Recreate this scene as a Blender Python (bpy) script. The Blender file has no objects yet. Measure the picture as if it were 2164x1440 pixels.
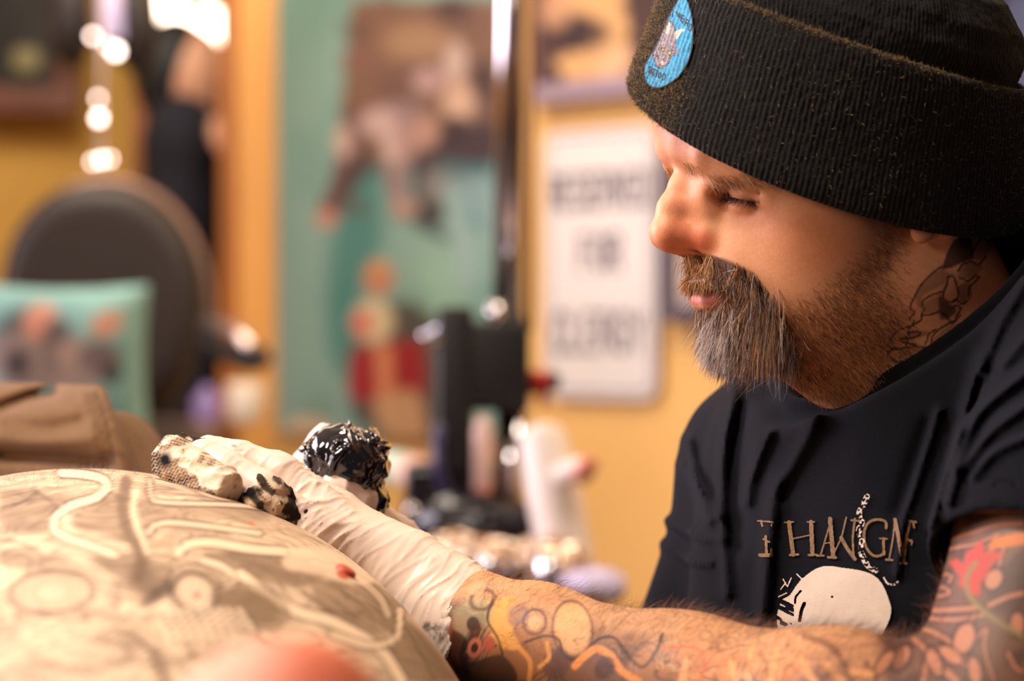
import bpy, math, random
import numpy as np
from mathutils import Vector, Matrix
from mathutils.bvhtree import BVHTree

# ------------------------------------------------------------ camera, world, light, exposure
scene = bpy.context.scene
col = scene.collection
CAMZ = 1.15
K = 36.0 / 85.0 / 2164.0            # metres per photo pixel at one metre
D0 = 1.35                           # distance of the artist's face
cam_d = bpy.data.cameras.new('camera')
cam_d.sensor_width = 36; cam_d.lens = 85
cam_d.clip_start = 0.05; cam_d.clip_end = 60
cam_d.dof.use_dof = True
cam_d.dof.focus_distance = 1.335
cam_d.dof.aperture_fstop = 4.4
cam = bpy.data.objects.new('camera', cam_d); col.objects.link(cam)
cam.location = (0, 0, CAMZ); cam.rotation_euler = (math.pi/2, 0, 0)
scene.camera = cam

world = bpy.data.worlds.new('world'); scene.world = world; world.use_nodes = True
bg = world.node_tree.nodes['Background']
bg.inputs[0].default_value = (0.55, 0.50, 0.62, 1); bg.inputs[1].default_value = 0.09

vs = scene.view_settings
vs.view_transform = 'Standard'; vs.look = 'None'; vs.gamma = 1; vs.use_curve_mapping = False
vs.exposure = 0.50

def area_light(name, loc, target, size, power, color, sy=None):
    l = bpy.data.lights.new(name, 'AREA'); l.energy = power; l.color = color
    l.size = size
    if sy: l.shape = 'RECTANGLE'; l.size_y = sy
    o = bpy.data.objects.new(name, l); col.objects.link(o)
    o.location = loc
    o.rotation_euler = (Vector(target)-Vector(loc)).to_track_quat('-Z', 'Y').to_euler()
    return o
# task lamp over the client, lamp beside it, unseen light added on the left to brighten pole and forehead, ceiling lights
area_light('task_lamp_light', (-0.50, 1.05, 2.05), (-0.2, 1.3, 1.0), 0.26, 11.0, (1.0, 0.87, 0.74))
area_light('task_lamp_front_light', (-0.95, 0.62, 1.62), (0.20, 1.36, 1.20), 0.35, 4.6, (1.0, 0.74, 0.54))
wl = area_light('added_left_light', (-3.0, 2.7, 1.9), (0.2, 1.9, 1.2), 2.4, 52, (0.93, 0.84, 0.96), 1.9)
wl.data.spread = math.radians(110)
area_light('ceiling_light_far', (-0.9, 4.0, 2.9), (-0.5, 4.9, 1.0), 1.2, 42, (1.0, 0.88, 0.70))
area_light('ceiling_light_shop', (0.9, 2.6, 2.9), (0.3, 4.3, 1.2), 1.0, 34, (1.0, 0.88, 0.72))

# ------------------------------------------------------------ helpers
rng = np.random.default_rng(7)
random.seed(7)
def P(px, py, d):
    return np.array([(px-1082)*K*d, d, CAMZ-(py-720)*K*d])
def to_px(W):
    return np.stack([1082+W[:, 0]/(W[:, 1]*K), 720-(W[:, 2]-CAMZ)/(W[:, 1]*K)], 1)
def lin(c):
    c = np.asarray(c, float)
    if c.max() > 1.0: c = c/255.0
    return np.where(c <= 0.04045, c/12.92, ((c+0.055)/1.055)**2.4)
def tag(o, label=None, cat=None, group=None, kind=None):
    if label: o['label'] = label
    if cat: o['category'] = cat
    if group: o['group'] = group
    if kind: o['kind'] = kind
    return o
def empty(name, loc, label=None, cat=None, group=None, rz=0):
    o = bpy.data.objects.new(name, None); col.objects.link(o); o.location = loc
    o.rotation_euler = (0, 0, rz); o.empty_display_size = 0.05
    return tag(o, label, cat, group)
def fast_mesh(name, V, F, mat, parent=None, smooth=True, colors=None):
    """V (n,3) world coordinates; F (m,3|4) array or list of index lists."""
    me = bpy.data.meshes.new(name)
    V = np.asarray(V, np.float32)
    if isinstance(F, np.ndarray):
        m, q = F.shape
        me.vertices.add(len(V)); me.vertices.foreach_set('co', V.ravel())
        me.loops.add(m*q); me.loops.foreach_set('vertex_index', F.astype(np.int32).ravel())
        me.polygons.add(m); me.polygons.foreach_set('loop_start', np.arange(0, m*q, q, dtype=np.int32))
        me.update(calc_edges=True); me.validate()
    else:
        me.from_pydata(V.tolist(), [], F); me.update()
    if smooth: me.polygons.foreach_set('use_smooth', np.ones(len(me.polygons), bool))
    if colors is not None:
        at = me.color_attributes.new('Col', 'FLOAT_COLOR', 'POINT')
        c4 = np.ones((len(V), 4), np.float32); c4[:, :3] = colors
        at.data.foreach_set('color', c4.ravel())
    me.materials.append(mat)
    o = bpy.data.objects.new(name, me); col.objects.link(o)
    if parent is not None:
        o.parent = parent
        o.matrix_parent_inverse = parent_world(parent).inverted()
    return o
def parent_world(p):
    m = p.matrix_parent_inverse @ Matrix.LocRotScale(p.location, p.rotation_euler, p.scale) if p.parent else Matrix.LocRotScale(p.location, p.rotation_euler, p.scale)
    return parent_world(p.parent) @ m if p.parent else m

# ---- materials
def new_mat(name):
    m = bpy.data.materials.new(name); m.use_nodes = True
    nt = m.node_tree; b = nt.nodes['Principled BSDF']
    return m, nt, b
def pm(name, color, rough=0.5, metal=0.0, noise=0.0, nscale=20, bump=0.0, bscale=200, emit=None, estr=0, sheen=0, coat=0, trans=0, stretch=None):
    m, nt, b = new_mat(name)
    c = lin(color); b.inputs['Base Color'].default_value = (*c, 1)
    b.inputs['Roughness'].default_value = rough; b.inputs['Metallic'].default_value = metal
    b.inputs['Sheen Weight'].default_value = sheen; b.inputs['Coat Weight'].default_value = coat
    b.inputs['Transmission Weight'].default_value = trans
    tc = nt.nodes.new('ShaderNodeTexCoord'); src = tc.outputs['Object']
    if stretch:
        mp = nt.nodes.new('ShaderNodeMapping'); mp.inputs['Scale'].default_value = stretch
        nt.links.new(src, mp.inputs[0]); src = mp.outputs[0]
    if noise:
        n = nt.nodes.new('ShaderNodeTexNoise'); n.inputs['Scale'].default_value = nscale; n.inputs['Detail'].default_value = 5
        nt.links.new(src, n.inputs['Vector'])
        r = nt.nodes.new('ShaderNodeMapRange'); r.inputs['From Min'].default_value = .3; r.inputs['From Max'].default_value = .7
        r.inputs['To Min'].default_value = 1-noise; r.inputs['To Max'].default_value = 1+noise
        nt.links.new(n.outputs[0], r.inputs[0])
        mx = nt.nodes.new('ShaderNodeVectorMath'); mx.operation = 'SCALE'
        mx.inputs[0].default_value = tuple(c); nt.links.new(r.outputs[0], mx.inputs['Scale'])
        nt.links.new(mx.outputs[0], b.inputs['Base Color'])
    if bump:
        n = nt.nodes.new('ShaderNodeTexNoise'); n.inputs['Scale'].default_value = bscale; n.inputs['Detail'].default_value = 4
        nt.links.new(src, n.inputs['Vector'])
        bp = nt.nodes.new('ShaderNodeBump'); bp.inputs['Strength'].default_value = bump; bp.inputs['Distance'].default_value = 0.001
        nt.links.new(n.outputs[0], bp.inputs['Height']); nt.links.new(bp.outputs[0], b.inputs['Normal'])
    if emit is not None:
        b.inputs['Emission Color'].default_value = (*lin(emit), 1); b.inputs['Emission Strength'].default_value = estr
    return m
def attr_mat(name, rough=0.5, sss=0.0, bump=0.0, bscale=900, spec=0.5, sheen=0.0, nvar=0.0, nscale=60, sheen_tint=None):
    m, nt, b = new_mat(name)
    a = nt.nodes.new('ShaderNodeAttribute'); a.attribute_name = 'Col'
    src = a.outputs['Color']
    tc = nt.nodes.new('ShaderNodeTexCoord')
    if nvar:
        n = nt.nodes.new('ShaderNodeTexNoise'); n.inputs['Scale'].default_value = nscale; n.inputs['Detail'].default_value = 6
        nt.links.new(tc.outputs['Object'], n.inputs['Vector'])
        r = nt.nodes.new('ShaderNodeMapRange'); r.inputs['From Min'].default_value = .3; r.inputs['From Max'].default_value = .7
        r.inputs['To Min'].default_value = 1-nvar; r.inputs['To Max'].default_value = 1+nvar
        nt.links.new(n.outputs[0], r.inputs[0])
        mx = nt.nodes.new('ShaderNodeVectorMath'); mx.operation = 'SCALE'
        nt.links.new(src, mx.inputs[0]); nt.links.new(r.outputs[0], mx.inputs['Scale']); src = mx.outputs[0]
    nt.links.new(src, b.inputs['Base Color'])
    b.inputs['Roughness'].default_value = rough
    b.inputs['Specular IOR Level'].default_value = spec
    b.inputs['Sheen Weight'].default_value = sheen
    if sheen_tint: b.inputs['Sheen Tint'].default_value = (*sheen_tint, 1)
    if sss:
        b.inputs['Subsurface Weight'].default_value = sss
        b.inputs['Subsurface Radius'].default_value = (1, .35, .2); b.inputs['Subsurface Scale'].default_value = 0.004
    if bump:
        n = nt.nodes.new('ShaderNodeTexNoise'); n.inputs['Scale'].default_value = bscale; n.inputs['Detail'].default_value = 5
        nt.links.new(tc.outputs['Object'], n.inputs['Vector'])
        bp = nt.nodes.new('ShaderNodeBump'); bp.inputs['Strength'].default_value = bump; bp.inputs['Distance'].default_value = 0.0008
        nt.links.new(n.outputs[0], bp.inputs['Height']); nt.links.new(bp.outputs[0], b.inputs['Normal'])
    return m

# ---- value noise
_T = np.random.default_rng(3).random((32, 32, 32)).astype(np.float32)
def vnoise(p):
    f = np.floor(p); t = p-f; t = t*t*(3-2*t); i = f.astype(int) & 31; j = (i+1) & 31
    x0, y0, z0 = i[:, 0], i[:, 1], i[:, 2]; x1, y1, z1 = j[:, 0], j[:, 1], j[:, 2]
    tx, ty, tz = t[:, 0], t[:, 1], t[:, 2]
    def L(a, b, t): return a+(b-a)*t
    return L(L(L(_T[x0, y0, z0], _T[x1, y0, z0], tx), L(_T[x0, y1, z0], _T[x1, y1, z0], tx), ty),
             L(L(_T[x0, y0, z1], _T[x1, y0, z1], tx), L(_T[x0, y1, z1], _T[x1, y1, z1], tx), ty), tz)
def fbm(p, o=3):
    r = 0; a = .5; s = 0
    for i in range(o):
        r = r+a*vnoise(p*(2**i)+i*7.3); s += a; a *= .5
    return r/s

# ---- signed distance modelling
def smin(a, b, k):
    h = np.maximum(k-np.abs(a-b), 0)/k
    return np.minimum(a, b)-h*h*k*.25
def smax(a, b, k): return -smin(-a, -b, k)
def s_sph(p, c, r): return np.linalg.norm(p-c, axis=1)-r
def s_ell(p, c, r, R=None):
    q = p-np.asarray(c)
    if R is not None: q = q@R
    r = np.asarray(r, float)
    k0 = np.linalg.norm(q/r, axis=1); k1 = np.linalg.norm(q/(r*r), axis=1)+1e-9
    return k0*(k0-1)/k1
def s_cap(p, a, b, ra, rb=None):
    if rb is None: rb = ra
    a = np.asarray(a, float); b = np.asarray(b, float); d = b-a
    t = np.clip(((p-a)@d)/(d@d), 0, 1)
    return np.linalg.norm(p-a-t[:, None]*d, axis=1)-(ra+(rb-ra)*t)
def s_chain(p, pts, rs, k):
    r = None
    for i in range(len(pts)-1):
        d = s_cap(p, pts[i], pts[i+1], rs[i], rs[i+1])
        r = d if r is None else smin(r, d, k)
    return r
def euler(rx, ry, rz):
    return np.array(Matrix.Rotation(rz, 3, 'Z') @ Matrix.Rotation(ry, 3, 'Y') @ Matrix.Rotation(rx, 3, 'X'))

def sparse_mesh(f, lo, hi, h, B=16, lip=1.35, key=None):
    lo = np.asarray(lo, float); hi = np.asarray(hi, float)
    nb = np.ceil((hi-lo)/(h*B)).astype(int); N = nb*B+2
    # coarse-to-fine: test super blocks first
    def active(idx, size):
        c = lo+(idx+.5)*size; out = np.zeros(len(idx), bool)
        for s in range(0, len(idx), 200000):
            out[s:s+200000] = np.abs(f(c[s:s+200000])) < lip*size*.8661+h
        return idx[out]
    G = np.stack(np.meshgrid(*[np.arange(int(math.ceil(n/4))) for n in nb], indexing='ij'), -1).reshape(-1, 3)
    G = active(G, h*B*4)
    sub = np.stack(np.meshgrid(*[np.arange(4)]*3, indexing='ij'), -1).reshape(-1, 3)
    idx = (G[:, None]*4+sub[None]).reshape(-1, 3); idx = idx[(idx < nb).all(1)]
    idx = active(idx, h*B)
    loc = np.stack(np.meshgrid(*[np.arange(B+1)]*3, indexing='ij'), -1).reshape(-1, 3)
    VI, VP, FQ = [], [], []
    gid = lambda a: (a[..., 0]+1)*((N[1]+2)*(N[2]+2))+(a[..., 1]+1)*(N[2]+2)+(a[..., 2]+1)
    for s in range(0, len(idx), 48):
        ib = idx[s:s+48]; n = len(ib)
        pts = lo+((ib[:, None]*B+loc[None])*h)
        d = f(pts.reshape(-1, 3)).reshape(n, B+1, B+1, B+1)
        neg = d < 0
        acc = np.zeros((n, B, B, B, 3)); cnt = np.zeros((n, B, B, B))
        for ax in range(3):
            sl0 = [slice(None)]*4; sl1 = [slice(None)]*4
            sl0[ax+1] = slice(0, B); sl1[ax+1] = slice(1, B+1)
            a = d[tuple(sl0)]; b = d[tuple(sl1)]; ch = neg[tuple(sl0)] != neg[tuple(sl1)]
            t = np.where(ch, a/np.where(ch, a-b, 1), 0)
            o1, o2 = [i for i in range(3) if i != ax]
            for e1 in (0, 1):
                for e2 in (0, 1):
                    sl = [slice(None)]*4; sl[o1+1] = slice(e1, e1+B); sl[o2+1] = slice(e2, e2+B)
                    c_ = ch[tuple(sl)]; cnt += c_
                    acc[..., ax] += np.where(c_, t[tuple(sl)], 0)
                    acc[..., o1] += c_*e1; acc[..., o2] += c_*e2
            # faces from own edges
            sl = [slice(None)]*4; sl[o1+1] = slice(0, B); sl[o2+1] = slice(0, B)
            c_ = ch[tuple(sl)]; w = np.argwhere(c_)
            if len(w):
                base = ib[w[:, 0]]*B+w[:, 1:]
                u = np.zeros(3, int); v = np.zeros(3, int); u[o1] = 1; v[o2] = 1
                q = np.stack([gid(base-u-v), gid(base-v), gid(base), gid(base-u)], 1)
                inside = neg[tuple(sl0)][tuple(sl)][c_]
                flip = inside if ax != 1 else ~inside
                q = np.where(flip[:, None], q, q[:, ::-1])
                FQ.append(q)
        w = np.argwhere(cnt > 0)
        if len(w):
            cell = ib[w[:, 0]]*B+w[:, 1:]
            cc = acc[tuple(w.T)]/cnt[tuple(w.T)][:, None]
            VI.append(gid(cell)); VP.append(lo+(cell+cc)*h)
    VI = np.concatenate(VI); VP = np.concatenate(VP); FQ = np.concatenate(FQ)
    order = np.argsort(VI); VIs = VI[order]
    pos = np.searchsorted(VIs, FQ.ravel()).clip(0, len(VIs)-1)
    ok = (VIs[pos] == FQ.ravel()).reshape(-1, 4).all(1)
    F = order[pos].reshape(-1, 4)[ok]
    return VP, F
def normals_of(V, F):
    e = np.cross(V[F[:, 2]]-V[F[:, 0]], V[F[:, 3]]-V[F[:, 1]])
    n = np.zeros_like(V)
    for i in range(4): np.add.at(n, F[:, i], e)
    return n/(np.linalg.norm(n, axis=1)[:, None]+1e-12)

# ---- painting designs on a surface (2-D design coordinates per vertex)
def catmull(pts, n=8):
    p = np.array(pts, float)
    if len(p) < 3: return p
    q = np.vstack([2*p[0]-p[1], p, 2*p[-1]-p[-2]]); out = []
    for i in range(1, len(q)-2):
        for t in np.arange(n)/n:
            out.append(.5*((2*q[i])+(q[i+1]-q[i-1])*t+(2*q[i-1]-5*q[i]+4*q[i+1]-q[i+2])*t*t+(3*q[i]-q[i-1]-3*q[i+1]+q[i+2])*t**3))
    out.append(p[-1]); return np.array(out)
def dist_poly(X, pts, cap=200):
    lo = pts.min(0)-cap; hi = pts.max(0)+cap
    m = ((X > lo) & (X < hi)).all(1)
    D = np.full(len(X), 1e6); x = X[m]; d = np.full(len(x), 1e6)
    for i in range(len(pts)-1):
        a = pts[i]; b = pts[i+1]-a
        t = np.clip(((x-a)@b)/(b@b+1e-9), 0, 1)
        d = np.minimum(d, np.hypot(x[:, 0]-a[0]-t*b[0], x[:, 1]-a[1]-t*b[1]))
    D[m] = d; return D
def in_poly(X, pts):
    x, y = X[:, 0], X[:, 1]; ins = np.zeros(len(X), bool); j = len(pts)-1
    for i in range(len(pts)):
        xi, yi = pts[i]; xj, yj = pts[j]
        c = ((yi > y) != (yj > y)) & (x < (xj-xi)*(y-yi)/((yj-yi) if yj != yi else 1e-9)+xi)
        ins ^= c; j = i
    return ins
class Paint:
    def __init__(s, X, base):
        s.X = X; s.C = np.tile(lin(base), (len(X), 1)) if np.ndim(base) == 1 else base.copy()
    def mix(s, a, c):
        s.C += (lin(c)-s.C)*np.clip(a, 0, 1)[:, None]
    def line(s, pts, w, c, a=1, soft=2, sm=True):
        p = catmull(pts) if sm else np.array(pts, float)
        d = dist_poly(s.X, p, w+soft*3+5); s.mix(a*np.clip((w/2-d)/max(soft, .1)+.5, 0, 1), c)
    def band(s, pts, w, c, edge, ew=4, a=1, soft=3):
        s.line(pts, w+2*ew, edge, a*.8, soft); s.line(pts, w, c, a, soft)
    def ell(s, cx, cy, rx, ry, rot, c, a=1, soft=.15):
        dx = s.X[:, 0]-cx; dy = s.X[:, 1]-cy; r = math.radians(rot)
        u = (dx*math.cos(r)+dy*math.sin(r))/rx; v = (-dx*math.sin(r)+dy*math.cos(r))/ry
        s.mix(a*np.clip((1-np.hypot(u, v))/soft+.5, 0, 1), c)
    def ring(s, cx, cy, rx, ry, rot, c, w=.12, a=1):
        dx = s.X[:, 0]-cx; dy = s.X[:, 1]-cy; r = math.radians(rot)
        u = (dx*math.cos(r)+dy*math.sin(r))/rx; v = (-dx*math.sin(r)+dy*math.cos(r))/ry
        s.mix(a*np.clip(1-np.abs(np.hypot(u, v)-1)/w, 0, 1), c)
    def poly(s, pts, c, a=1, soft=2, sm=False):
        p = catmull(list(pts)+[pts[0]]) if sm else np.array(list(pts)+[pts[0]], float)
        d = dist_poly(s.X, p, soft*3+5); i = in_poly(s.X, p)
        s.mix(a*np.clip(np.where(i, d, -d)/max(soft, .1)+.5, 0, 1), c)

def lathe(prof, seg=32):
    """prof list of (r,z) -> V,F around z"""
    n = len(prof); a = np.linspace(0, 2*np.pi, seg, endpoint=False)
    V = np.array([[r*math.cos(t), r*math.sin(t), z] for t in a for r, z in prof])
    F = []
    for i in range(seg):
        j = (i+1) % seg
        for k_ in range(n-1): F.append((i*n+k_, j*n+k_, j*n+k_+1, i*n+k_+1))
    return V, np.array(F)
def tube(pts, rad, seg=10, closed=False):
    p = np.array(pts, float); n = len(p)
    rad = np.full(n, rad) if np.ndim(rad) == 0 else np.array(rad)
    T = np.gradient(p, axis=0); T /= np.linalg.norm(T, axis=1)[:, None]+1e-12
    ref = np.array([.13, .31, .94]); V = []
    a = np.linspace(0, 2*np.pi, seg, endpoint=False)
    for i in range(n):
        u = np.cross(T[i], ref)
        if np.linalg.norm(u) < .1: u = np.cross(T[i], [1, 0, 0])
        u /= np.linalg.norm(u); v = np.cross(T[i], u)
        V.append(p[i]+rad[i]*(np.cos(a)[:, None]*u+np.sin(a)[:, None]*v))
    V = np.concatenate(V); F = []
    for i in range(n-1):
        for k_ in range(seg):
            F.append((i*seg+k_, i*seg+(k_+1) % seg, (i+1)*seg+(k_+1) % seg, (i+1)*seg+k_))
    c0 = len(V); V = np.vstack([V, p[0], p[-1]])
    for k_ in range(seg):
        F.append((c0, (k_+1) % seg, k_, c0)); F.append((c0+1, (n-1)*seg+k_, (n-1)*seg+(k_+1) % seg, c0+1))
    F = [tuple(dict.fromkeys(f)) for f in F]
    return V, F
def box(c, s, R=None, bev=0.0):
    import bmesh
    bm = bmesh.new(); bmesh.ops.create_cube(bm, size=1)
    for v in bm.verts: v.co = Vector((v.co.x*s[0], v.co.y*s[1], v.co.z*s[2]))
    if bev: bmesh.ops.bevel(bm, geom=bm.edges[:]+bm.verts[:], offset=bev, segments=3, profile=.6, affect='EDGES')
    V = np.array([v.co[:] for v in bm.verts]); F = [[v.index for v in f.verts] for f in bm.faces]
    bm.verts.index_update(); F = [[v.index for v in f.verts] for f in bm.faces]; bm.free()
    if R is not None: V = V@np.asarray(R).T
    return V+np.asarray(c), F
def merge(parts):
    V, F, o = [], [], 0
    for v, f in parts:
        V.append(v); F += [[int(i)+o for i in q] for q in f]; o += len(v)
    return np.concatenate(V), F
def hairs(name, roots, dirs, length, curl, radius, colors, mat, parent, seg=5, grav=None, clump=None):
    """thin tapering tubes, one mesh: roots (n,3), dirs (n,3), bending towards grav"""
    n = len(roots); t = np.linspace(0, 1, seg)
    g = np.array([0, 0, -1.0]) if grav is None else grav
    dirs = dirs/np.linalg.norm(dirs, axis=1)[:, None]
    side = np.cross(dirs, rng.normal(size=(n, 3))); side /= np.linalg.norm(side, axis=1)[:, None]+1e-9
    pts = roots[:, None]+length[:, None, None]*(dirs[:, None]*t[None, :, None]+curl[:, None, None]*(g if g.ndim == 2 else g[None])[:, None]*(t**2)[None, :, None]
                                                 +(rng.normal(size=n)*.10)[:, None, None]*side[:, None]*(t**2)[None, :, None])
    if clump is not None:
        tip = pts[:, -1]+clump; pts = pts+(tip-pts[:, -1])[:, None]*(t**1.5)[None, :, None]
    T = np.gradient(pts, axis=1); T /= np.linalg.norm(T, axis=2)[..., None]+1e-12
    u = np.cross(T, np.array([.2, .9, .3])); u /= np.linalg.norm(u, axis=2)[..., None]+1e-9; v = np.cross(T, u)
    rad = radius[:, None]*(1-.75*t[None]**1.5)
    V = np.stack([pts+rad[..., None]*(math.cos(a)*u+math.sin(a)*v) for a in (0, 2.094, 4.189)], 2)  # n,seg,3,3
    V = V.reshape(-1, 3)
    b = np.arange(n)[:, None, None]*seg*3+np.arange(seg-1)[None, :, None]*3
    k0 = np.array([0, 1, 2])[None, None]; k1 = np.array([1, 2, 0])[None, None]
    F = np.stack([b+k0, b+k1, b+3+k1, b+3+k0], -1).reshape(-1, 4)
    C = np.repeat(colors, seg*3, axis=0)
    return fast_mesh(name, V, F, mat, parent, colors=C)

# ------------------------------------------------------------ the artist (head frame: u,v like the photo's pixels at D0, w towards the near side)
S = D0*K
PSI = math.radians(12); pc, ps = math.cos(PSI), math.sin(PSI); XC = (1760-1082)*S
def w2l(W):
    dx = (W[:, 0]-XC)/S; dy = (W[:, 1]-D0)/S
    return np.stack([dx*pc+dy*ps+1760, 720-(W[:, 2]-CAMZ)/S, dx*ps-dy*pc], 1)
def l2w(L):
    L = np.atleast_2d(np.asarray(L, float)); a = L[:, 0]-1760
    return np.stack([XC+(a*pc+L[:, 2]*ps)*S, D0+(a*ps-L[:, 2]*pc)*S, CAMZ-(L[:, 1]-720)*S], 1)
def HL(px, py, w):
    """head coordinates of the point seen at px,py lying w to the near side"""
    d = (w*S+XC*ps-pc*D0)/((px-1082)*K*ps-pc)
    return w2l(P(px, py, d)[None])[0]

EYE = HL(1588, 399, 110)
def R2(deg):  # rotation in the u,v plane for ellipsoids (columns = local axes)
    r = math.radians(deg); c, s = math.cos(r), math.sin(r)
    return np.array([[c, -s, 0], [s, c, 0], [0, 0, 1.0]])
def Rw(deg, yaw):
    y = math.radians(yaw); c, s = math.cos(y), math.sin(y)
    return R2(deg)@np.array([[c, 0, -s], [0, 1, 0], [s, 0, c]])
def head_sdf(L):
    p = L.copy(); wz = p[:, 2].copy(); p[:, 2] = np.abs(wz)
    d = s_ell(p, (1765, 185, 0), (378, 325, 256))                       # cranium
    d = smin(d, s_ell(p, (1570, 250, 0), (198, 150, 178)), 50)            # forehead
    d = smin(d, s_ell(p, (1620, 545, 0), (160, 190, 158)), 60)            # mid face
    d = smin(d, s_ell(p, (1560, 400, 70), (120, 80, 110)), 30)
    d = smin(d, s_ell(p, (1700, 480, 150), (130, 105, 88)), 70)          # cheekbone
    d = smin(d, s_ell(p, (1735, 600, 105), (165, 145, 108)), 60)          # cheek
    d = smin(d, s_cap(p, (1855, 610, 150), (1600, 722, 52), 62, 56), 45)   # jaw
    d = smin(d, s_ell(p, (1568, 705, 0), (70, 72, 80)), 40)                # chin
    d = smin(d, s_ell(p, (1740, 735, 0), (140, 78, 130)), 50)              # under the jaw
    # brow ridge and the full fold of skin under it
    d = smin(d, s_chain(p, [(1424, 306, 0), (1425, 316, 45), (1450, 340, 105), (1515, 366, 160)], [32, 34, 30, 24], 10), 26)
    d = smax(d, -s_ell(p, (1506, 424, 118), (42, 24, 54)), 44)
    d = smin(d, s_sph(p, EYE, 49), 16)
    d = smin(d, s_chain(p, [(1478, 362, 62), (1482, 366, 100), (1508, 376, 138), (1550, 388, 168)], [15, 18, 18, 12], 8), 16)
    e2 = EYE
    def arc(c, r, a0, a1, dw0, dw1, n=7):
        out = []
        for i in range(n):
            t = i/(n-1); a = math.radians(a0+(a1-a0)*t)
            out.append((c[0]-r*math.cos(a)*math.cos(math.radians(dw0+(dw1-dw0)*t)), c[1]+r*math.sin(a), c[2]+r*math.cos(a)*math.sin(math.radians(dw0+(dw1-dw0)*t))))
        return out
    slit = arc(e2, 50, 10, 38, -50, 92, 9)
    d = smax(d, -s_chain(p, slit, [3, 4, 5, 5, 5, 5, 5, 4, 3], 2), 4)
    d = smin(d, s_chain(p, arc(e2, 47, 30, 58, -50, 76), [5, 7, 8, 9, 9, 8, 6], 5), 16)
    d = smax(d, -s_chain(p, [HL(1512, 388, 92), HL(1540, 389, 130), HL(1580, 396, 152), HL(1620, 410, 164)], [3, 4, 3, 1], 2), 14)
    # nose
    nb = s_chain(p, [(1444, 352, 0), (1428, 395, 0), (1408, 445, 0), (1400, 490, 0)], [20, 24, 30, 37], 14)
    nb = smin(nb, s_ell(p, (1400, 498, 12), (35, 34, 31)), 16)
    nb = smin(nb, s_chain(p, [(1478, 372, 22), (1476, 430, 34), (1474, 488, 36)], [27, 37, 33], 18), 44)
    nb = smin(nb, s_ell(p, (1446, 503, 20), (46, 30, 30)), 16)
    al = s_ell(p, (1486, 514, 48), (40, 30, 25), Rw(8, -14))
    nb = smin(nb, al, 24)
    nb = smin(nb, s_cap(p, (1400, 524, 0), (1462, 542, 0), 11, 14), 14)
    d = smin(d, nb, 20)
    d = smax(d, -s_ell(p, (1458, 549, 33), (28, 12, 14), R2(6)), 6)
    d = smax(d, -s_chain(p, [(1502, 474, 70), (1529, 500, 78), (1530, 530, 78), (1512, 552, 74)], [4, 8, 8, 5], 3), 12)   # alar groove
    # nasolabial fold
    d = smax(d, -s_chain(p, [(1535, 520, 96), (1570, 580, 122), (1597, 640, 129)], [5, 6, 5], 3), 26)
    # lips
    d = smin(d, s_ell(p, (1475, 598, 0), (32, 15, 66)), 12)
    lip = s_chain(p, [(1470, 634, 0), (1477, 636, 30), (1506, 633, 60), (1538, 624, 88)], [21, 20, 14, 7], 6)
    d = smin(d, lip, 9)
    d = smax(d, -s_chain(p, [(1450, 612, 0), (1462, 613, 35), (1495, 613, 70), (1535, 612, 100)], [4, 4, 4, 3], 2), 5)
    # ear
    ec = HL(1985, 400, 240); 
    ear = s_ell(p, ec, (46, 92, 20), Rw(-14, 18))
    lobe = s_ell(p, HL(1948, 484, 250), (22, 25, 12), R2(20))
    ear = smin(ear, lobe, 18)
    ear = smax(ear, -s_ell(p, ec+np.array([-4, 4, 22]), (26, 60, 12), Rw(-14, 18)), 10)
    d = smin(d, ear, 12)
    return d
def under_hat(L):
    # everything under the beanie stays inside it
    T_, g_ = .257, .40; up = np.cross([0, g_, math.sqrt(1-g_*g_)], [math.cos(T_), math.sin(T_), 0]); up /= np.linalg.norm(up); up = -up if up[1] > 0 else up
    q = L-[1749, 319.4, 0]; t = np.clip((q@up)/262, -.2, 2)[:, None]
    ce = np.array([1749, 319.4, 0])+t*np.array([50.4, -259.4, 0]); a_ = 426.9-48.9*t[:, 0]; h_ = 308+4*t[:, 0]; gg = .493-.183*t[:, 0]; tw = .243+.027*t[:, 0]
    rr = L-ce; A_ = rr[:, 0]*np.cos(tw)+rr[:, 1]*np.sin(tw); B_ = rr[:, 1]*gg+rr[:, 2]*np.sqrt(1-gg*gg)-A_*np.sin(tw)*gg
    rho = np.hypot(A_/a_, B_/h_)
    return np.minimum((rho-.945)*300, t[:, 0]*262-14)
NECK_A = l2w([1905, 520, 0])[0]; NECK_B = l2w([2085, 905, 0])[0]
SH_FAR = P(1622, 985, 1.53); EL_FAR = P(1470, 1560, 1.60); WR_FAR = P(880, 1262, 1.455)
SH_NEAR = P(2420, 660, 1.27); EL_NEAR = P(2085, 1660, 1.125); WR_NEAR = P(990, 1326, 1.335)
FOREARM = [EL_NEAR, EL_NEAR*.75+WR_NEAR*.25+np.array([0, 0, .003]), EL_NEAR*.45+WR_NEAR*.55+np.array([0, 0, -.004]), EL_NEAR*.15+WR_NEAR*.85, WR_NEAR, WR_NEAR+(WR_NEAR-EL_NEAR)*.16+np.array([0, 0, .012])]
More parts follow.
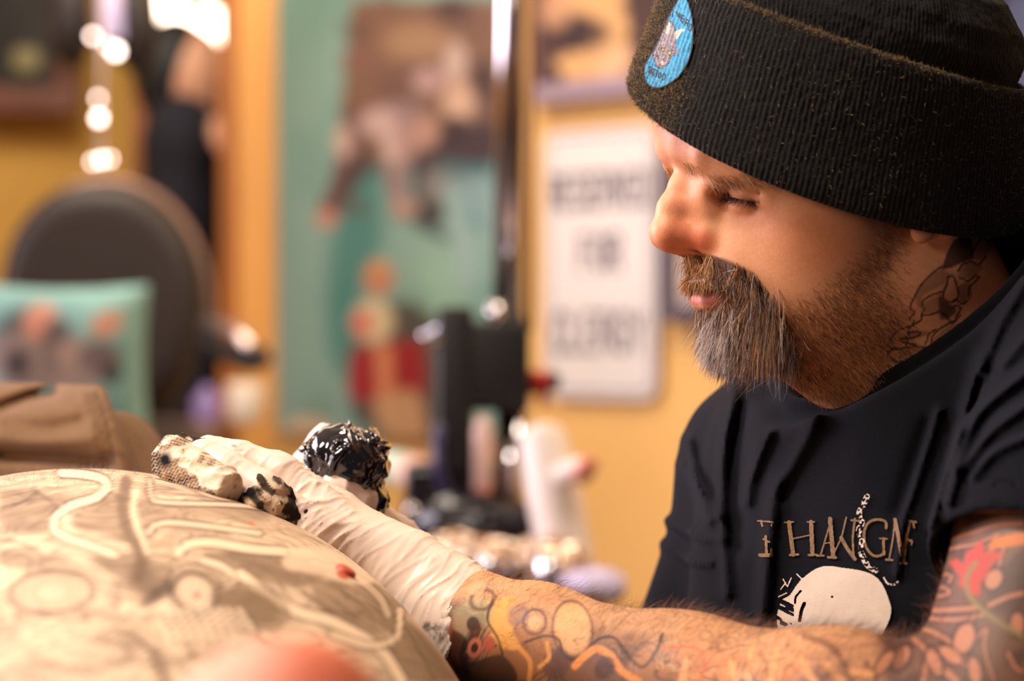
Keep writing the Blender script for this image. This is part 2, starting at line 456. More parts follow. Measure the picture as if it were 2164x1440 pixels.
def body_sdf(W):
    L = w2l(W)
    d = np.linalg.norm(L-[1750, 430, 0], axis=1)*S-.155      # rough bound away from the head
    m = d < .03
    if m.any(): d[m] = head_sdf(L[m])*S
    n = s_cap(W, NECK_A, NECK_B, 182*S, 206*S)
    # sternomastoid and throat
    n = smin(n, s_cap(W, l2w([1925, 600, 150])[0], l2w([1955, 880, 60])[0], .016, .014), .03)
    n = smin(n, s_ell(W, l2w([1790, 770, 0])[0], (.024, .024, .024)), .045)
    d = smin(d, n, .022)
    core = s_chain(W, [NECK_B, NECK_B+np.array([0.02, 0.02, -.10])], [.055, .06], .02)
    sh = smin(s_cap(W, NECK_B+np.array([0, 0, -.03]), SH_FAR, .045, .043), s_cap(W, NECK_B+np.array([0, 0, -.03]), SH_NEAR, .042, .040), .03)
    d = smin(d, smin(core, sh, .03), .03)
    up = s_chain(W, [SH_NEAR, SH_NEAR*.55+EL_NEAR*.45, EL_NEAR], [.046, .055, .046], .02)
    fo = s_chain(W, FOREARM, [.047, .0475, .041, .031, .0275, .027], .02)
    arm = smin(up, fo, .022)
    d = smin(d, arm, .02)
    arm2 = smin(s_cap(W, SH_FAR, EL_FAR, .045, .042), s_chain(W, [EL_FAR, EL_FAR*.4+WR_FAR*.6+np.array([0, 0, -.012]), WR_FAR], [.042, .030, .024], .02), .02)
    d = smin(d, arm2, .02)
    if m.any(): d[m] = smax(d[m], under_hat(L[m])*S, .0015)
    return d
V, F = sparse_mesh(body_sdf, (-.06, .95, CAMZ-.30), (.47, 1.80, CAMZ+.20), .00104, key='body')
print('body', len(V), len(F))
BN = normals_of(V, F)
BPX = to_px(V); BL = w2l(V)

# ---- skin colours and tattoos
def skin_paint():
    nz = fbm(V*38, 4); nf = fbm(V*240, 2)
    p = Paint(BPX, (218, 156, 116))
    X = BPX; isface = (BL[:, 0] < 2150) & (BL[:, 1] < 960) & (V[:, 2] > CAMZ-.07) & (np.linalg.norm(V-NECK_A, axis=1) < .21)
    near = BL[:, 2] > -40
    # red nose, cheeks, brow highlight painted pale
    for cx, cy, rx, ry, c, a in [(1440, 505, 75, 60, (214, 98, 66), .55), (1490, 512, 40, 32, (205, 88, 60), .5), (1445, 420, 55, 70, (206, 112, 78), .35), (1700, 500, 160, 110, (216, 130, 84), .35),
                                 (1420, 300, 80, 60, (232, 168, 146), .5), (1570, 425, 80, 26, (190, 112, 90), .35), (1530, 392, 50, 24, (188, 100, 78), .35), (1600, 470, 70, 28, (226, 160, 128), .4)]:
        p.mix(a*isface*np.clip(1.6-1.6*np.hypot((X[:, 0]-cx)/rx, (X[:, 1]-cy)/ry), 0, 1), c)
    # lips
    lm = isface*(BL[:, 2] > -110)
    q = BL
    dl = np.abs(q[:, 1]-(630-.0*np.abs(q[:, 2])))
    m = np.clip((20-dl)/6, 0, 1)*np.clip((1562-q[:, 0])/12, 0, 1)*np.clip((104-np.abs(q[:, 2]))/12, 0, 1)*lm
    p.mix(m*.8, (176, 94, 98))
    # dark lash line in the lid opening
    r = np.linalg.norm(BL*[1, 1, 1]-EYE, axis=1); av = np.degrees(np.arcsin(np.clip((BL[:, 1]-EYE[1])/50, -1, 1))); az_ = np.degrees(np.arctan2(BL[:, 2]-EYE[2], EYE[0]-BL[:, 0]))
    p.mix(.9*(r < 62)*np.clip(1-np.abs(av-(10+28*(az_+50)/142))/5, 0, 1)*(az_ > -50)*(az_ < 96)*isface, (52, 28, 22))
    # roots of beard darkened, stubble shade
    b = beard_mask(BL)*isface
    p.mix(.86*b, (50, 29, 20))
    st = stubble_mask(BL, X)*isface
    p.mix(.30*st*(.5+nf), (112, 66, 40))
    # nostril
    p.mix(.75*np.clip(1.5-1.5*np.linalg.norm((np.c_[BL[:, 0], BL[:, 1], np.abs(BL[:, 2])]-[1457, 530, 30])/[26, 14, 16], axis=1), 0, 1), (60, 22, 16))
    p.C *= (1+.10*(nz-.5)+.10*(nf-.5))[:, None]
    # --- neck tattoo
    nk = isface & (BL[:, 2] > 20)
    T = Paint(BPX[nk], p.C[nk]); ink = (34, 24, 22)
    def z(l): return [(1700+x/3.0, 440+y/3.0) for x, y in l]
    T.poly(z([(945, 200), (1060, 180), (1075, 320), (990, 350), (930, 380), (870, 390), (900, 290)]), ink, .88, 3)
    for l, a in [([(870, 380), (760, 460), (700, 560), (740, 640), (750, 560), (870, 490), (930, 430)], .45), ([(760, 600), (850, 560), (920, 620), (900, 690), (850, 660), (760, 660)], .35),
                 ([(850, 560), (900, 480), (870, 560), (960, 640), (930, 690), (860, 700)], .75), ([(600, 900), (700, 870), (800, 885), (740, 930), (600, 960)], .4),
                 ([(690, 770), (800, 790), (700, 830), (620, 820)], .45), ([(980, 380), (1060, 340), (1130, 380), (1040, 440), (980, 430)], .35), ([(960, 500), (1040, 470), (1060, 560), (1000, 600)], .5),
                 ([(800, 840), (950, 720), (930, 790), (830, 890)], .4), ([(1080, 250), (1180, 230), (1150, 310), (1080, 320)], .4)]:
        T.poly(z(l), ink, a, 5, True)
    for l in [[(870, 370), (815, 410), (745, 480), (700, 560), (668, 635), (700, 660), (668, 700), (690, 715), (690, 740)],
              [(690, 745), (600, 775), (545, 830), (545, 880), (600, 890), (700, 880), (790, 885), (830, 870)],
              [(570, 885), (530, 920), (545, 950), (600, 975), (700, 950), (830, 910)],
              [(690, 740), (740, 710), (750, 680), (800, 675), (860, 660), (905, 690)], [(740, 690), (755, 640), (745, 600), (790, 560), (870, 530)],
              [(655, 790), (720, 785), (735, 800), (680, 825), (610, 830), (620, 850), (710, 865)],
              [(640, 975), (625, 1040), (600, 1100), (605, 1145), (640, 1150)], [(640, 975), (720, 950), (830, 910)],
              [(800, 870), (820, 800), (900, 740), (960, 720)], [(770, 860), (790, 800), (830, 770)],
              [(905, 440), (940, 430), (965, 490), (975, 560), (930, 600), (880, 560), (905, 480), (910, 440)],
              [(930, 600), (960, 580), (1000, 610), (1030, 590)], [(975, 400), (1000, 360), (1060, 340), (1100, 360), (1130, 330), (1150, 310)],
              [(1105, 215), (1120, 195), (1150, 200), (1165, 215), (1190, 190), (1235, 195)], [(1065, 290), (1080, 250), (1105, 215)],
              [(980, 440), (1040, 460), (1080, 430), (1110, 440)], [(1040, 550), (1050, 500), (1100, 450)], [(905, 700), (940, 720), (990, 680)], [(560, 900), (640, 880), (660, 760)],
              [(930, 640), (960, 620), (990, 640), (960, 690)]]:
        T.line(z(l), 4.2, ink, .9, 2.0)
    p.C[nk] = T.C
    # --- near arm tattoos
    am = ~isface & (V[:, 2] < CAMZ-.02) & (V[:, 1] < 1.42)
    T = Paint(BPX[am], p.C[am]); Va = V[am]; Xa = BPX[am]
    T.mix(np.ones(len(Xa)), (226, 168, 122))
    # swirls: contour lines of warped noise laid along the arm
    wv = np.stack([fbm(Va*22+3, 3), fbm(Va*22+9, 3), fbm(Va*22+15, 3)], 1)-.5
    f1 = fbm(Va*[16, 22, 27]+wv*3.2, 2); f2 = fbm(Va*[26, 26, 30]+wv*2.2+40, 2)
    low = np.clip((Va[:, 2]-(CAMZ-.115-(.30-Va[:, 0])*0.0-.0))/-.045+.1, 0, 1)   # the underside carries the denser work
    # distance below the top contour of the forearm in the design
    tx = np.interp(Xa[:, 0], [950, 1150, 1300, 1500, 1700, 1860, 2200], [1185, 1235, 1268, 1295, 1322, 1345, 1400])
    dn = (Xa[:, 1]-tx)
    dense = np.clip((dn-40)/110, 0.12, 1)
    T.mix(dense*.85*np.clip((f2-.50)/.03, 0, 1), (116, 78, 60))
    T.mix(dense*.85*np.clip((f2-.585)/.035, 0, 1), (66, 42, 36))
    T.mix(dense*.7*np.clip((.44-f2)/.04, 0, 1), (232, 146, 72))
    T.mix(dense*.7*np.clip((.42-f1)/.02, 0, 1), (150, 104, 78)); T.mix(dense*.6*np.clip((f1-.60)/.02, 0, 1), (206, 112, 64))
    for lv in (.37, .44, .50, .56, .63):
        T.mix((.12+.75*dense)*np.clip(1-np.abs(f2-lv)/.012, 0, 1), (64, 42, 36))
    for lv in (.40, .47, .54, .61):
        T.mix((.25+.6*dense)*np.clip(1-np.abs(f1-lv)/.011, 0, 1), (74, 48, 40))
    T.mix(dense*.5*np.clip(1-np.abs(f1-.505)/.015, 0, 1), (238, 186, 130))
    T.mix(.22*dense, (120, 80, 60))
    # designs near the wrist
    T.poly([(955, 1290), (1010, 1260), (1060, 1300), (1050, 1330), (1000, 1320), (985, 1350), (960, 1330)], (186, 176, 140), .50, 12, True)
    T.ring(1020, 1268, 26, 20, -20, (92, 62, 48), .3, .8); T.ell(1008, 1245, 20, 12, -20, (222, 178, 138), .7, .3)
    T.poly([(1048, 1268), (1090, 1262), (1110, 1290), (1085, 1330), (1100, 1370), (1060, 1370), (1035, 1325)], (240, 172, 92), .85, 6, True)
    T.line([(1040, 1270), (1030, 1310), (1052, 1350), (1062, 1385)], 5, (70, 45, 38), .8, 3)
    T.ell(1095, 1300, 22, 26, 20, (150, 112, 104), .7, .5)
    T.ell(1000, 1320, 14, 16, 0, (70, 48, 44), .9, .3); T.ell(1003, 1370, 15, 22, 15, (206, 120, 90), .85, .25); T.ell(1003, 1370, 7, 11, 15, (50, 34, 30), .9, .3)
    T.ell(1033, 1360, 12, 17, 0, (196, 98, 76), .8, .3)
    T.poly([(955, 1330), (985, 1350), (990, 1400), (1060, 1385), (1090, 1440), (990, 1450), (950, 1390)], (42, 28, 26), .72, 6, True)
    T.ell(1210, 1330, 38, 56, -6, (236, 178, 122), .75, .3); T.ring(1210, 1330, 42, 60, -6, (76, 52, 42), .10, .7)
    T.ring(1130, 1315, 24, 26, 0, (84, 56, 44), .2, .8); T.ell(1130, 1318, 15, 15, 0, (236, 178, 128), .8, .3)
    T.line([(1110, 1358), (1150, 1345), (1180, 1352), (1192, 1385), (1220, 1395), (1245, 1370), (1268, 1350), (1300, 1350), (1330, 1390), (1360, 1410), (1390, 1370), (1400, 1340)], 6, (60, 40, 34), .8, 3)
    T.line([(1215, 1408), (1238, 1385), (1262, 1372), (1292, 1388), (1315, 1420), (1350, 1440)], 16, (236, 152, 82), .85, 4)
    T.ell(1175, 1405, 28, 34, 20, (104, 74, 68), .7, .3); T.ell(1278, 1412, 20, 26, 30, (90, 60, 50), .8, .3)
    T.line([(1100, 1372), (1120, 1400), (1118, 1440)], 10, (240, 164, 92), .8, 4); T.line([(1155, 1360), (1160, 1390), (1140, 1410)], 9, (240, 170, 98), .8, 4)
    T.line([(1480, 1440), (1490, 1400), (1468, 1370), (1400, 1370)], 8, (216, 118, 70), .7, 4)
    # upper arm: pale scrolls on dark grey brown, red leaf and green stem
    ua = np.clip((Xa[:, 0]-1840)/40, 0, 1)*np.clip((Xa[:, 1]-1080)/10, 0, 1)
    T.mix(ua*.85, (98, 70, 58))
    T.mix(ua*.6*np.clip((fbm(Va*60, 2)-.5)/.1, 0, 1), (84, 60, 54))
    cr = (196, 132, 98)
    for l, w in [([(1935, 1190), (1990, 1150), (2060, 1125), (2110, 1110), (2160, 1108)], 12), ([(1925, 1212), (2000, 1165), (2060, 1150), (2110, 1130)], 8),
                 ([(1900, 1282), (1960, 1290), (2030, 1288), (2070, 1284)], 14), ([(1918, 1262), (1975, 1262), (2005, 1255), (1995, 1242), (1965, 1242), (1952, 1225), (1965, 1205), (1990, 1190)], 9),
                 ([(1975, 1230), (1990, 1215), (2010, 1218), (2005, 1232)], 7), ([(1920, 1300), (1990, 1310), (2040, 1308), (2080, 1300)], 12),
                 ([(2060, 1300), (2050, 1320), (2060, 1350), (2085, 1330), (2080, 1370), (2100, 1440)], 9), ([(1880, 1330), (1930, 1325), (1990, 1345), (2030, 1380), (2040, 1400)], 14),
                 ([(1930, 1350), (1960, 1380), (1955, 1420), (1950, 1440)], 16), ([(1985, 1370), (2010, 1395), (2040, 1405)], 18), ([(2090, 1280), (2130, 1262), (2160, 1255)], 14),
                 ([(2085, 1170), (2120, 1150), (2110, 1200)], 8), ([(2130, 1380), (2145, 1410), (2160, 1420)], 12), ([(2000, 1420), (2020, 1440)], 22)]:
        T.band(l, w*.75, cr, (60, 42, 38), 4, .85, 4)
    for cx, cy, rx, ry, ro in [(2038, 1350, 20, 32, 20), (1975, 1400, 12, 30, -20), (2100, 1225, 16, 22, 30), (2010, 1385, 26, 12, 35), (2060, 1420, 12, 30, -10), (1905, 1390, 14, 26, 30), (1870, 1400, 10, 30, 35), (2150, 1320, 14, 24, 0)]:
        T.ring(cx, cy, rx+4, ry+4, ro, (66, 46, 42), .25, .8); T.ell(cx, cy, rx, ry, ro, cr, .9, .2)
    T.poly([(2075, 1140), (2082, 1170), (2100, 1165), (2125, 1172), (2100, 1190), (2085, 1215), (2072, 1235), (2070, 1262), (2050, 1255), (2025, 1235), (2030, 1220), (2005, 1190), (2020, 1180), (2038, 1195), (2040, 1170), (2058, 1158)], (192, 78, 64), .95, 3)
    T.line([(2062, 1190), (2045, 1215), (2045, 1250), (2065, 1280), (2110, 1315), (2160, 1345)], 11, (146, 122, 78), .95, 3)
    T.poly([(2085, 1160), (2100, 1138), (2140, 1128), (2170, 1125), (2170, 1150), (2120, 1158)], (206, 120, 58), .95, 3)
    for l, w in [([(1866, 1345), (1900, 1380), (1890, 1440)], 22), ([(1700, 1345), (1760, 1370), (1800, 1440)], 14), ([(1830, 1400), (1850, 1440)], 12)]:
        T.line(l, w, (104, 66, 50), .55, 8)
    for l in [[(1545, 1400), (1555, 1440)], [(1590, 1370), (1580, 1430)], [(1640, 1380), (1628, 1440)], [(1690, 1400), (1720, 1440)], [(1740, 1400), (1780, 1440)], [(1450, 1400), (1440, 1440)], [(1800, 1420), (1840, 1425)]]:
        T.line(l, 15, (238, 170, 110), .8, 5)
    sl = lin((226, 168, 122)); p.C[am] = np.minimum(sl*(T.C/sl)**1.18, 1)
    return np.clip(p.C, .004, .95)
def beard_mask(L):
    u, v, w = L[:, 0], L[:, 1], np.abs(L[:, 2])
    # boundary line of the goatee on the cheek side (u as a function of v), widened behind the mouth
    ub = np.interp(v, [530, 552, 580, 640, 700, 760, 800, 830], [1440, 1500, 1545, 1585, 1625, 1655, 1668, 1640])
    m = np.clip((ub-u)/14, 0, 1)*np.clip((v-541+.12*w)/6, 0, 1)*np.clip((775-v)/14, 0, 1)
    # bare lower lip and a gap under the nose wings
    m *= 1-np.clip(3*(1-np.hypot((v-630)/38, w/108)), 0, 1)*(u < 1560)
    m = np.maximum(m, 1.0*(u < 1535)*(v > 560)*(v < 612)*(w < 100))
    return m
def stubble_mask(L, X):
    u, v, w = L[:, 0], L[:, 1], np.abs(L[:, 2])
    top = np.interp(u, [1560, 1640, 1720, 1790, 1820, 1870], [640, 610, 545, 470, 430, 420])
    back = np.interp(v, [420, 520, 640, 760, 900], [1850, 1850, 1850, 1900, 1930])
    m = np.clip((v-top)/60, 0, 1)*np.clip((back-u)/60, 0, 1)*np.clip((870-v)/50, 0, 1)
    return m
SKIN = skin_paint()
skin_mat = attr_mat('skin', rough=.48, sss=.12, bump=.22, bscale=1500, spec=.4, nvar=.05, nscale=500)
artist = fast_mesh('person', V, F, skin_mat, colors=SKIN)
tag(artist, 'bearded person in black beanie and navy T-shirt leaning over the tattooed client', 'person')
BT = BVHTree.FromPolygons([tuple(x) for x in V[::1].tolist()], F.tolist()) if False else None
body_V, body_N, body_C = V, BN, SKIN

# ---- facial and arm hair
hair_mat = attr_mat('hair', rough=.42, spec=.5)
def sample(mask, n):
    w = mask/mask.sum(); i = rng.choice(len(w), n, p=w)
    return i
def palette(n, cols, wts, var=.15):
    c = np.array([lin(x) for x in cols])[rng.choice(len(cols), n, p=np.array(wts)/sum(wts))]
    return c*(1+var*rng.normal(size=(n, 1)))
face = (np.linalg.norm(V-l2w([1640, 560, 0])[0], axis=1) < .16)
Hd = lambda du, dv, dw: (l2w([1760+du, 720+dv, dw])[0]-l2w([1760, 720, 0])[0])/S
bm_ = beard_mask(BL)*face
n = 9500; i = sample(bm_*(1+(BL[:, 2] > -60)*1.0), n)
L = BL[i]; nrm = BN[i]
mus = (L[:, 1] < 612) & (L[:, 0] < 1560)
down = Hd(.10, 1, 0)
# mustache combed down and outwards, chin hair down and forwards
dm = nrm*.75+down*1.0+np.sign(L[:, 2])[:, None]*Hd(.25, 0, .12)
dc = nrm*.75+down*1.1
cl_ = np.stack([fbm(V[i]*260+7*q, 2) for q in range(3)], 1)-.5
dr = np.where(mus[:, None], dm, dc)+rng.normal(size=(n, 3))*.24+cl_*2.6+Hd(-.35, 0, 0)*np.clip((L[:, 1]-690)/50, 0, 1)[:, None]
ln = np.where(mus, rng.uniform(.0065, .0105, n)*(1-.35*np.clip((L[:, 1]-560)/40, 0, 1))+.012*np.clip((L[:, 0]-1490)/70, 0, 1), rng.uniform(.010, .021, n))
ln *= 1-.45*np.clip((L[:, 1]-650)/110, 0, 1)
front = np.clip((1560-L[:, 0])/120, 0, 1)*np.clip((L[:, 1]-630)/60, 0, 1)
cb = palette(n, [(92, 52, 30), (150, 90, 48), (214, 140, 76), (246, 190, 120), (52, 30, 20)], [4, 3, 2, 1.6, 9])
cg = palette(n, [(250, 240, 238), (228, 210, 206), (150, 124, 112), (254, 250, 250)], [3, 3, 2.5, 4])
gm = rng.random(n) < (.05+1.0*front**.6+.35*((L[:, 0] > 1590) & (L[:, 1] > 700)))  # white chin hairs made more and brighter to stand in for rim light
cc = np.where(gm[:, None], cg, cb)
far = mus & (L[:, 0] < 1475) & (rng.random(n) < .6)
cc = np.where(far[:, None], palette(n, [(236, 176, 108), (206, 148, 88), (246, 210, 160)], [2, 2, 1]), cc)
hairs('beard', V[i]-nrm*.0004, dr, ln, rng.uniform(.1, .55, n), rng.uniform(.00009, .00018, n), cc, hair_mat, artist, seg=6)
# long strands falling from the corner of the moustache
for sd in (1, -1):
  cm = face*np.clip(1-np.hypot((BL[:, 0]-1568)/36, (BL[:, 1]-650)/50), 0, 1)*(BL[:, 2]*sd > 60)
  n = 210; i = sample(cm, n); dr = BN[i]*.55+Hd(.12, 1.3, 0)+rng.normal(size=(n, 3))*.12
  hairs('beard', V[i], dr, rng.uniform(.018, .034, n), rng.uniform(-.1, .5, n), rng.uniform(.00009, .00014, n),
      palette(n, [(226, 170, 108), (170, 112, 66), (96, 60, 38), (236, 214, 200)], [3, 4, 3, 2]), hair_mat, artist, seg=7)
# loose curling hairs at the lower tip of the beard
cm = face*np.clip(1-np.hypot((BL[:, 0]-1620)/50, (BL[:, 1]-740)/40), 0, 1); n = 130; i = sample(cm, n)
hairs('beard', V[i], BN[i]*.4+Hd(.1, 1, 0)+rng.normal(size=(n, 3))*.25, rng.uniform(.008, .016, n), rng.uniform(.4, 1.1, n), rng.uniform(.00008, .00013, n),
      palette(n, [(236, 214, 200), (190, 130, 80), (220, 160, 104)], [3, 2, 2]), hair_mat, artist, seg=8, grav=(-.8*np.array([1.0, 0, 0])+rng.normal(size=(n, 3))*.5))
# stubble
sm = stubble_mask(BL, BPX)*face*(1-np.clip(bm_*2, 0, 1))
n = 9000; i = sample(sm*(BL[:, 2] > 0), n); dr = BN[i]*.40+Hd(.75, .55, 0)+rng.normal(size=(n, 3))*.22
hairs('stubble', V[i]-BN[i]*.0001, dr, rng.uniform(.0016, .0046, n), rng.uniform(0, .3, n), rng.uniform(.00005, .00009, n),
      palette(n, [(240, 178, 108), (196, 126, 70), (84, 50, 32), (44, 26, 20)], [3.0, 2.5, 3.5, 3]), hair_mat, artist, seg=4)
# eyebrows
def brow(side):
    M = BPX if side == 1 else to_px(l2w(BL*[1, 1, -1]))
    D = dist_poly(M, catmull([(1452, 352), (1480, 372), (1520, 380), (1570, 378), (1612, 384)], 8), 40)
    m = face*np.clip(1-D/15, 0, 1)*(BL[:, 2]*side > 20)*(BL[:, 0] < 1640); n = 760; i = sample(m, n)
    dr = BN[i]*.34+Hd(.85, .42, 0)+rng.normal(size=(n, 3))*.22+Hd(0, 0, .3*side)
    return hairs('eyebrow', V[i], dr, rng.uniform(.0035, .0075, n)*(1 if side > 0 else 1.5), rng.uniform(0, .5, n), rng.uniform(.00006, .0001, n),
          palette(n, [(240, 190, 140), (210, 150, 100), (250, 226, 196), (150, 100, 66)], [3, 3, 1.5, 1.5]), hair_mat, artist, seg=5)
brow(1); brow(-1)
# eyelashes: a row along each upper lid edge
for side in (1, -1):
    n = 170; t = rng.random(n); az = np.radians(-48+136*t); el = np.radians(10+28*(np.degrees(az)+50)/142)
    e = EYE*[1, 1, side]
    root = np.stack([e[0]-50*np.cos(el)*np.cos(az), e[1]+50*np.sin(el)+0*az, e[2]+side*50*np.cos(el)*np.sin(az)], 1)
    od = root-e; od /= np.linalg.norm(od, axis=1)[:, None]
    dw = l2w(root+od)-l2w(root); dw /= np.linalg.norm(dw, axis=1)[:, None]
    hairs('eyelashes', l2w(root), dw*1.0+np.array([0, 0, -.75])+rng.normal(size=(n, 3))*.12, rng.uniform(.0055, .0100, n), -rng.uniform(.2, .5, n), np.full(n, .00010),
          palette(n, [(50, 30, 24), (90, 60, 44)], [3, 1]), hair_mat, artist, seg=5)
# arm hair
am = (V[:, 1] < 1.40) & (BPX[:, 1] > 1150) & (BPX[:, 0] > 1010) & (BPX[:, 0] < 2000) & (BN[:, 2] > .1)
n = 4200; i = sample(am*(.25+np.clip(BN[:, 2], 0, 1)+1.2*np.clip((BPX[:, 0]-1400)/200, 0, 1)), n); ax = (WR_NEAR-EL_NEAR); ax /= np.linalg.norm(ax)
dr = BN[i]*.55-ax*.1+ax*rng.normal(size=(n, 1))*.2+np.array([.5, 0, .1])+rng.normal(size=(n, 3))*.25
hairs('arm_hair', V[i], dr, rng.uniform(.006, .014, n), rng.uniform(0, .5, n), rng.uniform(.00005, .00008, n),
      palette(n, [(120, 74, 44), (170, 110, 64), (70, 42, 28)], [3, 2, 3]), hair_mat, artist, seg=5)

# ------------------------------------------------------------ beanie
knit = pm('black_knit', (10, 9, 9), rough=1.0, noise=.5, nscale=420, bump=1.0, bscale=1300, sheen=.05)
def hat_ring(t, off, ph):
    b_ = np.array([1749, 319.4, 426.9, .243, 308, .493]); t_ = np.array([1799.4, 60, 378, .27, 312, .31])
    q = b_+(t_-b_)*t[..., None]
    q[..., 3:6] = np.where(t[..., None] > 1, t_[3:6], q[..., 3:6])
    shr = np.interp(t, [1, 1.2, 1.4, 1.6, 1.75, 1.85, 1.92, 1.93], [1, 1.0, .95, .84, .66, .45, .2, .02])
    a = (q[..., 2]*0+np.where(t > 1, 378, q[..., 2])+off)*shr; hw = (q[..., 4]+off)*shr
    T, g = q[..., 3], q[..., 5]
    return np.stack([q[..., 0]+a*np.cos(ph)*np.cos(T), q[..., 1]+a*np.cos(ph)*np.sin(T)+hw*np.sin(ph)*g, hw*np.sin(ph)*np.sqrt(1-g*g)], -1)
prof = np.array([(.12, -18), (.05, -14), (.01, -9), (-.012, -2), (-.014, 5), (-.004, 12), (.015, 16), (.05, 19), (.1, 20), (.3, 19), (.5, 20), (.7, 22), (.85, 23), (.94, 21), (.985, 17), (1.005, 10), (1.005, 3), (.985, -2), (.96, -5), (.95, -9), (.97, -13),
                 (1.02, -12), (1.1, -6), (1.2, -4), (1.3, -4), (1.4, -2), (1.5, 0), (1.6, 0), (1.7, 0), (1.75, 0), (1.8, 0), (1.85, 0), (1.9, 0), (1.93, 0)])
ss = np.concatenate([[0], np.cumsum(np.hypot(np.diff(prof[:, 0])*262, np.diff(prof[:, 1])))])
sp = np.linspace(0, ss[-1], 150); tt = np.interp(sp, ss, prof[:, 0]); oo = np.interp(sp, ss, prof[:, 1])
NR = 214; na = NR*6
ph = np.linspace(0, 2*np.pi, na, endpoint=False)
# equal rib spacing along the oval
cum = np.cumsum(np.hypot(420*np.sin(ph), 300*np.cos(ph))); ph = np.interp(np.linspace(0, cum[-1], na, endpoint=False), np.r_[0, cum], np.r_[ph, 2*np.pi])
TT, PH = np.meshgrid(tt, ph, indexing='ij'); OO = np.meshgrid(oo, ph, indexing='ij')[0]
base = hat_ring(TT, OO, PH)
rib = np.cos(np.arange(na)[None]/6*2*np.pi+1.6*(fbm(base.reshape(-1, 3)*.03+40, 2).reshape(TT.shape)-.5))
nzh = fbm(base.reshape(-1, 3)*.011, 3).reshape(TT.shape)-.5; nzf = fbm(base.reshape(-1, 3)*.12, 2).reshape(TT.shape)-.5
crownfold = np.where(TT > 1.02, 22*nzh*np.clip((TT-1.02)*8, 0, 1), 6*nzh)
hv = hat_ring(TT, OO+1.5*rib*np.where(TT > 1, .7, 1)*(.75+.9*nzh)+crownfold+4.2*nzf, PH)
hatV = l2w(hv.reshape(-1, 3)); ns, = tt.shape
I, J = np.meshgrid(np.arange(ns-1), np.arange(na), indexing='ij')
hatF = np.stack([I*na+J, I*na+(J+1) % na, (I+1)*na+(J+1) % na, (I+1)*na+J], -1).reshape(-1, 4)[:, ::-1].copy()
beanie = fast_mesh('beanie', hatV, hatF, knit, artist); beanie['label'] = 'black ribbed knit beanie with a deep turned-up cuff'
def grid_bvh(V, F): return BVHTree.FromPolygons(V.tolist(), F.tolist())
hatB = grid_bvh(hatV, hatF)
def decal(name, bvh, x0, y0, x1, y1, step, mask_fn, color_fn, off, mat, parent, dmax=2.5):
    """thin applied layer: a fine grid dropped onto a surface, kept where mask_fn is true"""
    nx = int((x1-x0)/step)+1; ny = int((y1-y0)/step)+1
    X = np.stack(np.meshgrid(x0+np.arange(nx)*step, y0+np.arange(ny)*step, indexing='ij'), -1)
    m = mask_fn(X.reshape(-1, 2)); need = m.copy().reshape(nx, ny)
    pos = np.zeros((nx*ny, 3)); ok = np.zeros(nx*ny, bool); o = Vector((0, 0, CAMZ))
    for k in np.nonzero(m)[0]:
        q = X.reshape(-1, 2)[k]; d = Vector(P(q[0], q[1], 1.0))-o; d.normalize()
        h = bvh.ray_cast(o, d, dmax)
        if h[0] is not None: pos[k] = np.array(h[0]-d*off); ok[k] = True
    okg = ok.reshape(nx, ny); I, J = np.meshgrid(np.arange(nx-1), np.arange(ny-1), indexing='ij')
    q = np.stack([I*ny+J, I*ny+J+1, (I+1)*ny+J+1, (I+1)*ny+J], -1).reshape(-1, 4)
    q = q[ok[q].all(1)]
    dz = pos[q][:, :, 1].max(1)-pos[q][:, :, 1].min(1); q = q[dz < .006*max(step, 1.4)]
    used, inv = np.unique(q.ravel(), return_inverse=True)
    C = color_fn(X.reshape(-1, 2)[used]) if color_fn else None
    return fast_mesh(name, pos[used], inv.reshape(-1, 4), mat, parent, colors=C)
patch_out = [(1430, 0), (1413, 30), (1397, 67), (1380, 103), (1364, 130), (1359, 147), (1361, 167), (1370, 182), (1385, 188), (1403, 185), (1430, 168), (1447, 147), (1460, 117), (1466, 83), (1466, 55), (1462, 25), (1454, 0), (1443, -16)]
po = catmull(patch_out+[patch_out[0]], 4)
